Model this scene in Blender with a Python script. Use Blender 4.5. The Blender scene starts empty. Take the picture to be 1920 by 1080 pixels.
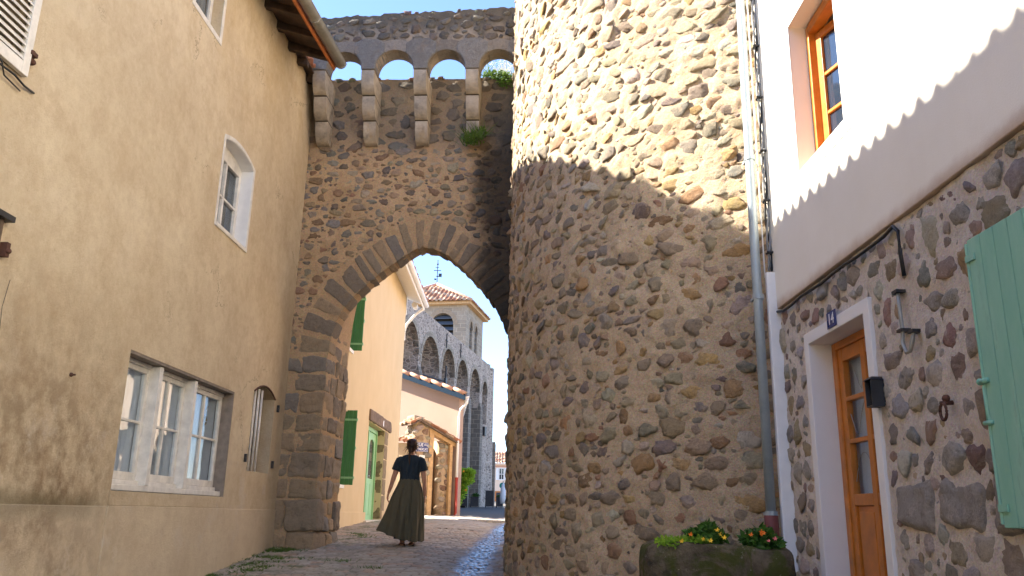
import bpy, bmesh, math, random
import numpy as np
from mathutils import Vector, Matrix, noise
from mathutils.geometry import tessellate_polygon
from math import sin, cos, pi, radians, atan2, sqrt, tan
rnd = random.Random(7)
scene = bpy.context.scene
COL = scene.collection
SUN_E, SKY_S, EXPO = 4.6, .11, 2.36

# ------------------------------------------------------------------ helpers
class MB:
    def __init__(s): s.v = []; s.f = []; s.mi = []
    def add(s, vs, fs, m=0):
        b = len(s.v); s.v += [tuple(p) for p in vs]
        for f in fs: s.f.append(tuple(i + b for i in f)); s.mi.append(m)
    def boxf(s, F, u0, u1, v0, v1, w0, w1, m=0):
        p = [F(u, v, w) for w in (w0, w1) for v in (v0, v1) for u in (u0, u1)]
        s.add(p, [(0, 2, 3, 1), (4, 5, 7, 6), (0, 1, 5, 4), (2, 6, 7, 3), (0, 4, 6, 2), (1, 3, 7, 5)], m)
    def tube(s, pts, r, n=8, m=0, cap=True):
        pts = [Vector(p) for p in pts]; rs = r if isinstance(r, (list, tuple)) else [r] * len(pts)
        rings = []; ref = Vector((0, 0, 1))
        for i, p in enumerate(pts):
            d = (pts[min(i + 1, len(pts) - 1)] - pts[max(i - 1, 0)]).normalized()
            a = d.cross(ref)
            if a.length < .15: a = d.cross(Vector((1, 0, 0)))
            a.normalize(); b = d.cross(a).normalized()
            rings.append([p + (a * cos(2 * pi * k / n) + b * sin(2 * pi * k / n)) * rs[i] for k in range(n)])
        vs = [q for R in rings for q in R]; fs = []
        for i in range(len(pts) - 1):
            for k in range(n):
                fs.append((i * n + k, i * n + (k + 1) % n, (i + 1) * n + (k + 1) % n, (i + 1) * n + k))
        if cap: fs += [tuple(range(n))[::-1], tuple((len(pts) - 1) * n + k for k in range(n))]
        s.add(vs, fs, m)
    def rings(s, rings, m=0, cap=True):
        n = len(rings[0]); vs = [q for R in rings for q in R]; fs = []
        for i in range(len(rings) - 1):
            for k in range(n):
                fs.append((i * n + k, i * n + (k + 1) % n, (i + 1) * n + (k + 1) % n, (i + 1) * n + k))
        if cap: fs += [tuple(range(n))[::-1], tuple((len(rings) - 1) * n + k for k in range(n))]
        s.add(vs, fs, m)
    def ball(s, c, r, m=0, seg=12, rg=8):
        c = Vector(c); r = Vector(r) if not isinstance(r, (int, float)) else Vector((r, r, r))
        R = []
        for i in range(1, rg):
            t = pi * i / rg
            R.append([c + Vector((r.x * sin(t) * cos(2 * pi * k / seg), r.y * sin(t) * sin(2 * pi * k / seg), -r.z * cos(t))) for k in range(seg)])
        s.rings(R, m)

def frame(o, d, side):
    """wall frame: u along d, v up, w out of the wall (side=+1: to the right of d)"""
    d = Vector((d[0], d[1], 0)).normalized(); n = Vector((d.y, -d.x, 0)) * side; o = Vector((o[0], o[1], 0))
    return lambda u, v, w=0: o + d * u + n * w + Vector((0, 0, v))

def plate(mb, F, outline, holes, w0, w1, m=0, mh=None):
    """flat wall with openings; w1 = face towards the street, w0 = back"""
    polys = [outline] + holes
    tri = tessellate_polygon([[Vector((p[0], p[1], 0)) for p in P] for P in polys])
    flat = [p for P in polys for p in P]; n = len(flat)
    vs = [F(p[0], p[1], w1) for p in flat] + [F(p[0], p[1], w0) for p in flat]
    fn = F(0, 0, 1) - F(0, 0, 0); fs = []
    for t in tri:
        a, b, c = [vs[i] for i in t]
        if (b - a).cross(c - a).dot(fn) < 0: t = (t[0], t[2], t[1])
        fs.append(tuple(t)); fs.append(tuple(i + n for i in (t[0], t[2], t[1])))
    mb.add(vs, fs, m)
    off = 0
    for k, P in enumerate(polys):
        L = len(P)
        q = []
        for i in range(L):
            j = (i + 1) % L
            q.append((i, j, L + j, L + i))
        mb.add([F(p[0], p[1], w1) for p in P] + [F(p[0], p[1], w0) for p in P], q, m if (k == 0 or mh is None) else mh)

def rect(u0, u1, v0, v1): return [(u0, v0), (u1, v0), (u1, v1), (u0, v1)]
def segpts(u0, u1, v0, vs, rise, n=8):
    P = [(u0, v0), (u1, v0)]; c = (u0 + u1) / 2; h = (u1 - u0) / 2
    for i in range(n + 1): x = 1 - 2 * i / n; P.append((c + h * x, vs + rise * (1 - x * x)))
    return P
def archpts(u0, u1, v0, vs, rise, n=14, point=0.0):
    """opening with an arched head: springs at vs, crown at vs+rise"""
    c = (u0 + u1) / 2; h = (u1 - u0) / 2; P = [(u0, v0), (u1, v0)]
    for i in range(n + 1):
        t = pi * i / n
        P.append((c + h * cos(t), vs + rise * (sin(t) ** (1 - point * .3))))
    return P

def newmesh(name, V, Fc, mi=None, col=None, smooth=False):
    me = bpy.data.meshes.new(name)
    if isinstance(V, np.ndarray) and isinstance(Fc, np.ndarray):
        nv, nf, k = len(V), len(Fc), Fc.shape[1]
        me.vertices.add(nv); me.vertices.foreach_set('co', V.astype(np.float32).ravel())
        me.loops.add(nf * k); me.loops.foreach_set('vertex_index', Fc.astype(np.int32).ravel())
        me.polygons.add(nf); me.polygons.foreach_set('loop_start', np.arange(0, nf * k, k, dtype=np.int32))

        me.update(calc_edges=True)
    else:
        me.from_pydata([tuple(p) for p in V], [], Fc)
    if mi is not None: me.polygons.foreach_set('material_index', np.asarray(mi, dtype=np.int32))
    if col is not None:
        a = me.color_attributes.new('Col', 'FLOAT_COLOR', 'POINT'); a.data.foreach_set('color', np.asarray(col, np.float32).ravel())
    if smooth: me.polygons.foreach_set('use_smooth', np.ones(len(me.polygons), bool))
    me.update(); return me

def link(o, parent=None):
    COL.objects.link(o)
    if parent is not None: o.parent = parent
    return o
def wloc(o):
    p = Vector((0, 0, 0))
    while o is not None: p += o.location; o = o.parent
    return p
def obj(name, mb, mats, parent=None, smooth=False, bevel=0, fixn=True, autosm=None):
    off = wloc(parent)
    me = newmesh(name, [Vector(v) - off for v in mb.v], mb.f, mb.mi)
    if not isinstance(mats, (list, tuple)): mats = [mats]
    for m in mats: me.materials.append(m)
    if fixn:
        b = bmesh.new(); b.from_mesh(me)
        bmesh.ops.remove_doubles(b, verts=b.verts, dist=1e-5)
        bmesh.ops.recalc_face_normals(b, faces=b.faces); b.to_mesh(me); b.free()
    if smooth: me.polygons.foreach_set('use_smooth', np.ones(len(me.polygons), bool))
    if autosm: me.set_sharp_from_angle(angle=radians(autosm))
    o = bpy.data.objects.new(name, me); link(o, parent)
    if bevel:
        md = o.modifiers.new('bev', 'BEVEL'); md.width = bevel; md.segments = 2; md.limit_method = 'ANGLE'
    return o
def tag(o, label=None, cat=None, group=None, kind=None):
    if label: o['label'] = label
    if cat: o['category'] = cat
    if group: o['group'] = group
    if kind: o['kind'] = kind
    return o
def thing(name, loc, label, cat, group=None):
    o = bpy.data.objects.new(name, None); o.location = loc; o.empty_display_size = .2; link(o)
    return tag(o, label, cat, group)
def copytree(src, loc, label=None):
    r = src.copy(); r.location = loc; COL.objects.link(r)
    if label: r['label'] = label
    for ch in list(src.children):
        c = ch.copy(); COL.objects.link(c); c.parent = r
        for g in list(ch.children):
            d = g.copy(); COL.objects.link(d); d.parent = c
    return r

# ------------------------------------------------------------------ materials
class NT:
    def __init__(s, name):
        s.m = bpy.data.materials.new(name); s.m.use_nodes = True; s.t = s.m.node_tree; s.t.nodes.clear()
        s.out = s.n('ShaderNodeOutputMaterial'); s.b = s.n('ShaderNodeBsdfPrincipled'); s.l(s.b.outputs[0], s.out.inputs[0])
        s.b.inputs['Roughness'].default_value = .85; s.b.inputs['Specular IOR Level'].default_value = .3
    def n(s, t, **k):
        x = s.t.nodes.new(t)
        for a, b in k.items(): setattr(x, a, b)
        return x
    def l(s, a, b): s.t.links.new(a, b)
    def val(s, sock, v):
        if hasattr(v, 'is_linked') or isinstance(v, bpy.types.NodeSocket): s.l(v, sock)
        else:
            if isinstance(v, tuple) and len(v) == 3 and sock.type == 'RGBA': v = (*v, 1)
            sock.default_value = v
    def pos(s, obj=False):
        if obj: return s.n('ShaderNodeTexCoord').outputs['Object']
        return s.n('ShaderNodeNewGeometry').outputs['Position']
    def mapv(s, v, scale=(1, 1, 1), loc=(0, 0, 0), rot=(0, 0, 0)):
        x = s.n('ShaderNodeMapping'); s.l(v, x.inputs[0]); x.inputs['Scale'].default_value = scale; x.inputs['Location'].default_value = loc; x.inputs['Rotation'].default_value = rot
        return x.outputs[0]
    def noise(s, v, sc, det=6, rough=.6, dist=0, color=False):
        x = s.n('ShaderNodeTexNoise'); s.l(v, x.inputs['Vector']); x.inputs['Scale'].default_value = sc; x.inputs['Detail'].default_value = det
        x.inputs['Roughness'].default_value = rough; x.inputs['Distortion'].default_value = dist
        return x.outputs['Color' if color else 'Fac']
    def voro(s, v, sc, feature='F1', out='Distance', rand=1):
        x = s.n('ShaderNodeTexVoronoi', feature=feature); s.l(v, x.inputs['Vector']); x.inputs['Scale'].default_value = sc; x.inputs['Randomness'].default_value = rand
        return x.outputs[out]
    def ramp(s, f, stops, interp='LINEAR'):
        x = s.n('ShaderNodeValToRGB'); x.color_ramp.interpolation = interp; e = x.color_ramp.elements
        while len(e) < len(stops): e.new(.5)
        for i, (p, c) in enumerate(stops):
            e[i].position = p; e[i].color = (c, c, c, 1) if isinstance(c, (int, float)) else (*c, 1)
        s.val(x.inputs[0], f); return x.outputs[0]
    def mix(s, f, a, b, mode='MIX'):
        x = s.n('ShaderNodeMix', data_type='RGBA', blend_type=mode); s.val(x.inputs[0], f); s.val(x.inputs[6], a); s.val(x.inputs[7], b); return x.outputs[2]
    def math(s, op, a, b=0.0, c=0.0, clamp=False):
        x = s.n('ShaderNodeMath', operation=op, use_clamp=clamp); s.val(x.inputs[0], a); s.val(x.inputs[1], b); s.val(x.inputs[2], c); return x.outputs[0]
    def step(s, v, a, b):
        x = s.n('ShaderNodeMapRange', interpolation_type='SMOOTHSTEP'); s.val(x.inputs[0], v); x.inputs[1].default_value = a; x.inputs[2].default_value = b; return x.outputs[0]
    def sep(s, v):
        x = s.n('ShaderNodeSeparateXYZ'); s.l(v, x.inputs[0]); return x.outputs
    def comb(s, a, b, c):
        x = s.n('ShaderNodeCombineXYZ'); s.val(x.inputs[0], a); s.val(x.inputs[1], b); s.val(x.inputs[2], c); return x.outputs[0]
    def attr(s, n='Col'): return s.n('ShaderNodeAttribute', attribute_name=n).outputs['Color']
    def bump(s, h, strength=.5, dist=.01, prev=None):
        x = s.n('ShaderNodeBump'); x.inputs['Strength'].default_value = strength; x.inputs['Distance'].default_value = dist; s.l(h, x.inputs['Height'])
        if prev is not None: s.l(prev, x.inputs['Normal'])
        return x.outputs[0]
    def fin(s, col=None, rough=None, nrm=None, spec=None, metal=None):
        if col is not None: s.val(s.b.inputs['Base Color'], col)
        if rough is not None: s.val(s.b.inputs['Roughness'], rough)
        if nrm is not None: s.l(nrm, s.b.inputs['Normal'])
        if spec is not None: s.b.inputs['Specular IOR Level'].default_value = spec
        if metal is not None: s.b.inputs['Metallic'].default_value = metal
        return s.m

def simple(name, col, rough=.6, var=.15, bsc=60, bst=.15, metal=0, spec=.4, grain=None):
    n = NT(name); p = n.pos(True)
    f = n.noise(p, 9, 5); c = n.mix(n.ramp(f, [(.3, 0.), (.7, 1.)]), tuple(x * (1 - var) for x in col), tuple(min(1, x * (1 + var)) for x in col))
    q = n.mapv(p, grain) if grain else p
    return n.fin(c, n.math('MULTIPLY_ADD', f, .2, rough - .1), n.bump(n.noise(q, bsc, 4), bst, .004), spec, metal)

def mat_mortar(name, a, b, stain=None, sc=1.0):
    n = NT(name); p = n.pos()
    c = n.mix(n.ramp(n.noise(p, 1.3 * sc, 6, .65), [(.32, 0.), (.68, 1.)]), a, b)
    c = n.mix(n.math('MULTIPLY', n.ramp(n.noise(p, 34, 5, .75), [(.42, 0.), (.75, 1.)]), .55), c, tuple(x * .55 for x in a))
    g = n.voro(p, 120, out='Color'); c = n.mix(.13, c, g, 'OVERLAY')
    if stain: c = stain(n, p, c)
    h = n.math('ADD', n.math('MULTIPLY', n.noise(p, 14, 6, .7), .8), n.noise(p, 70, 6, .75))
    return n.fin(c, .95, n.bump(h, 1.0, .022), .15)
def mat_stone(name, stain=None, bst=.9, light=(.5, .44, .36)):
    n = NT(name); p = n.pos(); c = n.attr()
    c = n.mix(n.ramp(n.noise(p, 14, 7, .7), [(.3, 0.), (.66, 1.)]), n.mix(.25, c, (.12, .10, .08), 'MIX'), c)
    c = n.mix(n.math('MULTIPLY', n.ramp(n.noise(p, 11, 8, .78, .8), [(.52, 0.), (.62, 1.)]), .5), c, light)
    c = n.mix(n.math('MULTIPLY', n.ramp(n.noise(p, 60, 5, .75), [(.54, 0.), (.72, 1.)]), .35), c, (.09, .075, .06))
    c = n.mix(n.math('MULTIPLY', n.ramp(n.noise(p, 5, 4), [(.55, 0.), (.75, 1.)]), .35), c, (.40, .25, .12))
    if stain: c = stain(n, p, c)
    ph = n.noise(p, 19, 9, .8, .3); pit = n.ramp(ph, [(.34, 0.), (.50, 1.)]); c = n.mix(n.math('MULTIPLY', n.math('SUBTRACT', 1.0, pit), .45), c, (.13, .105, .08))
    h = n.math('ADD', n.math('MULTIPLY', ph, 1.3), n.math('MULTIPLY', n.noise(p, 70, 6, .75), .5))
    return n.fin(c, .88, n.bump(h, bst, .045), .2)

# ------------------------------------------------------------------ field stones as real geometry
def ico(sub):
    b = bmesh.new(); bmesh.ops.create_icosphere(b, subdivisions=sub, radius=1)
    V = np.array([v.co[:] for v in b.verts]); Fc = np.array([[v.index for v in f.verts] for f in b.faces]); b.free(); return V, Fc
def templates(sub, n, seed, nz=.06, p=14, planes=13):
    r = np.random.RandomState(seed); V, Fc = ico(sub); out = []
    for k in range(n):
        nr = r.normal(size=(planes, 3)); nr[:, 2] *= .6; nr /= np.linalg.norm(nr, axis=1)[:, None]
        nr = np.vstack([nr, [0, 0, 1], [0, 0, -1]]); d = np.concatenate([r.uniform(.62, 1.0, planes), [r.uniform(.7, .95), .8]])
        S = np.clip(V @ nr.T / d, 0, None); rad = (S ** p).sum(1) ** (-1 / p); rad = np.minimum(rad, 1.35)
        o = Vector(r.uniform(-50, 50, 3)); ns = np.array([noise.fractal(Vector(v) * 1.7 + o, .6, 2, 5) + .5 * noise.fractal(Vector(v) * 5 + o, .9, 2, 4) for v in V])
        W = V * (rad * (1 + nz * ns * 1.6))[:, None]
        W[:, 0] /= np.abs(W[:, 0]).max(); W[:, 1] /= np.abs(W[:, 1]).max(); W[:, 2] /= W[:, 2].max()
        out.append(W)
    return out, Fc
T2 = templates(2, 14, 3); T3 = templates(3, 24, 5, .12); T1 = templates(1, 8, 8, .03)

def stones_mesh(items, T):
    """items: (centre, e_u, e_v, e_n, hu, hv, hn, colour)"""
    tpl, Fc = T; nv = len(tpl[0]); V = np.zeros((len(items) * nv, 3)); C = np.ones((len(items) * nv, 4)); F = np.zeros((len(items) * len(Fc), 3), int)
    r = np.random.RandomState(len(items))
    for i, (c, eu, ev, en, hu, hv, hn, col) in enumerate(items):
        W = tpl[r.randint(len(tpl))].copy()
        if r.rand() < .5: W[:, 0] *= -1
        M = np.array([eu, ev, en], float)
        V[i * nv:(i + 1) * nv] = np.array(c) + (W * (hu, hv, hn)) @ M
        C[i * nv:(i + 1) * nv, :3] = col; F[i * len(Fc):(i + 1) * len(Fc)] = Fc + i * nv
    return V, F, C

def pack(u0, u1, v0, v1, dens, sizes, seed, forbid=None, gap=1.0, pre=(), course=0):
    """dart-throw field stones, big ones first -> list (u,v,hu,hv,tilt)"""
    r = random.Random(seed); A = (u1 - u0) * (v1 - v0); out = []; grid = {}; cs = .25
    def key(u, v): return int(math.floor(u / cs)), int(math.floor(v / cs))
    def put(s): out.append(s); grid.setdefault(key(s[0], s[1]), []).append(s)
    for s in pre: put(s)
    tot = 0; cand = sorted([sizes(r) for _ in range(int(A * 90))], key=lambda s: -s[0] * s[1])
    goal = A * dens
    # thin the candidate list so that their area matches the goal with some surplus
    s_area = sum(pi * a * b for a, b in cand); keep = min(1, goal * 1.6 / s_area); cand = [c for c in cand if r.random() < keep]
    for a, b in cand:
        for _ in range(70):
            u = r.uniform(u0, u1); v = r.uniform(v0, v1)
            if course: v = round(v / course) * course + r.gauss(0, course * .13)
            if forbid and forbid(u, v, a, b): continue
            ku, kv = key(u, v); ok = True
            for i in (-2, -1, 0, 1, 2):
                for j in (-2, -1, 0, 1, 2):
                    for q in grid.get((ku + i, kv + j), ()):
                        du = abs(u - q[0]) / (a + q[2] + .012 * gap); dv = abs(v - q[1]) / (b + q[3] + .012 * gap)
                        if du ** 2.6 + dv ** 2.6 < 1: ok = False; break
                    if not ok: break
                if not ok: break
            if ok:
                put((u, v, a, b, r.gauss(0, .13))); tot += pi * a * b; break
        if tot > goal: break
    return out

def rubble(F, st, pal, seed, sink=.35, thick=(.35, .6), wbase=0.0, jit=.10, bright=(.75, 1.2)):
    """stones set into a wall given by frame F (also curved ones)"""
    r = random.Random(seed); items = []
    for (u, v, a, b, tl) in st:
        c = Vector(F(u, v, 0)); eu = (Vector(F(u + .01, v, 0)) - Vector(F(u - .01, v, 0))).normalized(); ev = Vector((0, 0, 1)); en = (Vector(F(u, v, .01)) - c).normalized()
        q = Matrix.Rotation(tl, 3, en) @ Matrix.Rotation(r.gauss(0, jit), 3, eu) @ Matrix.Rotation(r.gauss(0, jit), 3, ev)
        hn = min(a, b) * r.uniform(*thick); c = c + en * (wbase - hn * sink * r.uniform(.6, 1.35))
        k = r.uniform(*bright); cc = r.choice(pal); cc = [x * k * r.uniform(.93, 1.07) for x in cc]
        items.append((c, q @ eu, q @ ev, q @ en, a * 1.2, b * 1.2, hn, cc))
    return items

def gridsurf(F, u0, u1, v0, v1, du, amp=.012, sc=4, seed=0, oct=5, st=None, hug=.02):
    nu = max(2, int((u1 - u0) / du) + 1); nv = max(2, int((v1 - v0) / du) + 1)
    V = []; s = Vector((seed * 7.1, 3.3, 0)); HG = np.zeros((nv, nu))
    if st:      # mortar is pressed up against the stones
        UU = np.linspace(u0, u1, nu); VV = np.linspace(v0, v1, nv); rr = np.random.RandomState(seed + 5)
        for (su, sv, a, b, tl) in st:
            k = rr.uniform(.2, 1.5) * hug * min(1.3, min(a, b) / .05); ex = .045
            i0, i1 = np.searchsorted(UU, (su - a - ex, su + a + ex)); j0, j1 = np.searchsorted(VV, (sv - b - ex, sv + b + ex))
            if i1 <= i0 or j1 <= j0: continue
            dx = (np.abs(UU[i0:i1] - su)[None, :] / (a + ex)); dy = (np.abs(VV[j0:j1] - sv)[:, None] / (b + ex)); d = (dx ** 2.4 + dy ** 2.4) ** (1 / 2.4)
            HG[j0:j1, i0:i1] = np.maximum(HG[j0:j1, i0:i1], k * np.clip((1 - d) / .35, 0, 1) ** .8)
    for j in range(nv):
        v = v0 + (v1 - v0) * j / (nv - 1)
        for i in range(nu):
            u = u0 + (u1 - u0) * i / (nu - 1); p = Vector(F(u, v, 0))
            w = noise.fractal(p * sc + s, .7, 2.1, oct) * amp * (1.3 if HG[j, i] > 0 else 1) + HG[j, i] * (1 + .5 * noise.noise(p * 17)); V.append(F(u, v, w))
    V = np.array(V); I = np.arange(nu * nv).reshape(nv, nu)
    Fc = np.stack([I[:-1, :-1], I[:-1, 1:], I[1:, 1:], I[1:, :-1]], -1).reshape(-1, 4)
    Fc = np.vstack([Fc[:, [0, 1, 2]], Fc[:, [0, 2, 3]]])
    return V, Fc
def join_np(parts):
    """parts: (V, tri faces, colours or None, material index)"""
    Vs, Fs, Cs, Ms = [], [], [], []; o = 0
    for q_ in parts:
        V, Fc, C = q_[:3]; m = q_[3] if len(q_) > 3 else 0
        Vs.append(V); Fs.append(Fc + o); o += len(V); Ms.append(np.full(len(Fc), m)); Cs.append(C if C is not None else np.tile([.3, .25, .2, 1], (len(V), 1)))
    return np.vstack(Vs), np.vstack(Fs), np.concatenate(Ms), np.vstack(Cs)
def tri_mb(mb):
    F = []
    for f in mb.f:
        for k in range(1, len(f) - 1): F.append((f[0], f[k], f[k + 1]))
    return np.array([tuple(v) for v in mb.v]), np.array(F)
def np_obj(name, parts, mats, parent=None, smooth=True):
    V, F, M, C = join_np(parts); off = np.array(wloc(parent)); me = newmesh(name, V - off, F, M, C, False)
    sm = np.array([smooth if isinstance(smooth, bool) else (m in smooth) for m in M]); me.polygons.foreach_set('use_smooth', sm)
    for m in mats: me.materials.append(m)
    o = bpy.data.objects.new(name, me); return link(o, parent)

def block(rng, F, u0, u1, v0, v1, w0, w1, r=.03, nz=.012, col=(.2, .17, .13), sub=7):
    """a dressed block: rounded, slightly uneven box, returns V,F,C"""
    g = np.linspace(-1, 1, sub); V = []; Fc = []
    faces = [((1, 0, 0), (0, 1, 0), (0, 0, 1)), ((-1, 0, 0), (0, 0, 1), (0, 1, 0)), ((0, 1, 0), (0, 0, 1), (1, 0, 0)), ((0, -1, 0), (1, 0, 0), (0, 0, 1)), ((0, 0, 1), (1, 0, 0), (0, 1, 0)), ((0, 0, -1), (0, 1, 0), (1, 0, 0))]
    hx, hy, hz = (u1 - u0) / 2, (v1 - v0) / 2, (w1 - w0) / 2; o = Vector((rng.uniform(-90, 90), rng.uniform(-90, 90), 0))
    sk = [rng.uniform(-.5, .5) * r for _ in range(4)]
    for a, b, c in faces:
        base = len(V)
        for y in g:
            for x in g:
                q = [a[k] + b[k] * x + c[k] * y for k in range(3)]; p = [q[0] * hx, q[1] * hy, q[2] * hz]
                inn = [max(-h + r, min(h - r, pp)) for h, pp in zip((hx, hy, hz), p)]
                d = Vector([pp - ii for pp, ii in zip(p, inn)]); L = d.length
                P = Vector(inn) + (d / L * min(L, r) if L > 1e-9 else d)
                n = noise.fractal(Vector((P.x * 5, P.y * 5, P.z * 5)) + o, .7, 2, 4) * nz
                P = P + Vector((q[0], q[1], q[2])).normalized() * n
                P.x += sk[0] * q[1] + sk[1] * q[1] * q[0]; P.y += sk[2] * q[0] + sk[3] * q[0] * q[1]
                V.append(tuple(F((u0 + u1) / 2 + P.x, (v0 + v1) / 2 + P.y, (w0 + w1) / 2 + P.z)))
        for j in range(sub - 1):
            for i in range(sub - 1):
                k = base + j * sub + i; Fc += [(k, k + 1, k + sub + 1), (k, k + sub + 1, k + sub)]
    V = np.array(V); return V, np.array(Fc), np.tile([*col, 1], (len(V), 1))
# ------------------------------------------------------------------ camera, light, sky
FPX, PITCH, ROLL = 1540.0, radians(15.4), radians(1.18)
cd = bpy.data.cameras.new('camera'); cam = bpy.data.objects.new('camera', cd); COL.objects.link(cam); scene.camera = cam
cd.sensor_width = 36; cd.lens = FPX / 1920 * 36; cd.clip_start = .05; cd.clip_end = 600
cam.rotation_euler = (Matrix.Rotation(radians(90) + PITCH, 3, 'X') @ Matrix.Rotation(ROLL, 3, 'Z')).to_euler()
AZ = radians(9); TS = Vector((-cos(AZ), sin(AZ), .80 * cos(AZ))).normalized()      # direction to the sun
sl = bpy.data.lights.new('sun', 'SUN'); sl.energy = SUN_E; sl.angle = radians(.53); sl.color = (1, .93, .80)
so = bpy.data.objects.new('sun', sl); COL.objects.link(so); so.rotation_euler = TS.to_track_quat('Z', 'Y').to_euler()
w = bpy.data.worlds.new('World'); scene.world = w; w.use_nodes = True; wt = w.node_tree; bg = wt.nodes['Background']
sk = wt.nodes.new('ShaderNodeTexSky'); sk.sky_type = 'NISHITA'; sk.sun_disc = False; sk.sun_elevation = math.asin(TS.z); sk.sun_rotation = atan2(TS.x, TS.y)
sk.air_density = 1.0; sk.dust_density = 0.0; sk.ozone_density = 6.0
tn_ = wt.nodes.new('ShaderNodeMix'); tn_.data_type = 'RGBA'; tn_.blend_type = 'MULTIPLY'; tn_.inputs[0].default_value = 1; tn_.inputs[7].default_value = (.94, .83, .84, 1); wt.links.new(sk.outputs[0], tn_.inputs[6]); wt.links.new(tn_.outputs[2], bg.inputs[0]); bg.inputs[1].default_value = SKY_S
vs = scene.view_settings; vs.view_transform = 'Standard'; vs.look = 'None'; vs.exposure = EXPO; vs.gamma = 1
scene.cycles.max_bounces = 8; scene.cycles.diffuse_bounces = 5

# ------------------------------------------------------------------ materials
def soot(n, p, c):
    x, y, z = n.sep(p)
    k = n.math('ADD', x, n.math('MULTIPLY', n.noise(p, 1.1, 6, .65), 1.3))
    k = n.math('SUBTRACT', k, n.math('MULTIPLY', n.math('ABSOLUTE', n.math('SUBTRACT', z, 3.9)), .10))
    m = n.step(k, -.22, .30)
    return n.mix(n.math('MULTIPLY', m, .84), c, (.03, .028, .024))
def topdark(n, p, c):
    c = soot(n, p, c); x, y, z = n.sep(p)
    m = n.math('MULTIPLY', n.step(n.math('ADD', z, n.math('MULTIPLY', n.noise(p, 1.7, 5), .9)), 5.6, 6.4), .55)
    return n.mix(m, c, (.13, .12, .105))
M = {}
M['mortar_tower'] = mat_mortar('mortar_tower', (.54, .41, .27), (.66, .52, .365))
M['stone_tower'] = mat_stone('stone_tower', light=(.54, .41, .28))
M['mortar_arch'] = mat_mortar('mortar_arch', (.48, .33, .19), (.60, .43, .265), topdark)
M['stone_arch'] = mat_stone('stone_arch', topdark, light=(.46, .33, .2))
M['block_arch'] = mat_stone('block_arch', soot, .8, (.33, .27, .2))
M['block_pale'] = mat_stone('block_pale', None, .6, (.55, .49, .4))
M['mortar_right'] = mat_mortar('mortar_right', (.82, .69, .56), (.90, .80, .68))
M['stone_right'] = mat_stone('stone_right', None, .8, (.64, .54, .44))
M['stone_gate'] = mat_stone('stone_gate', None, .8, (.6, .5, .38))
M['mortar_gate'] = mat_mortar('mortar_gate', (.5, .36, .22), (.6, .45, .3))

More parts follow.
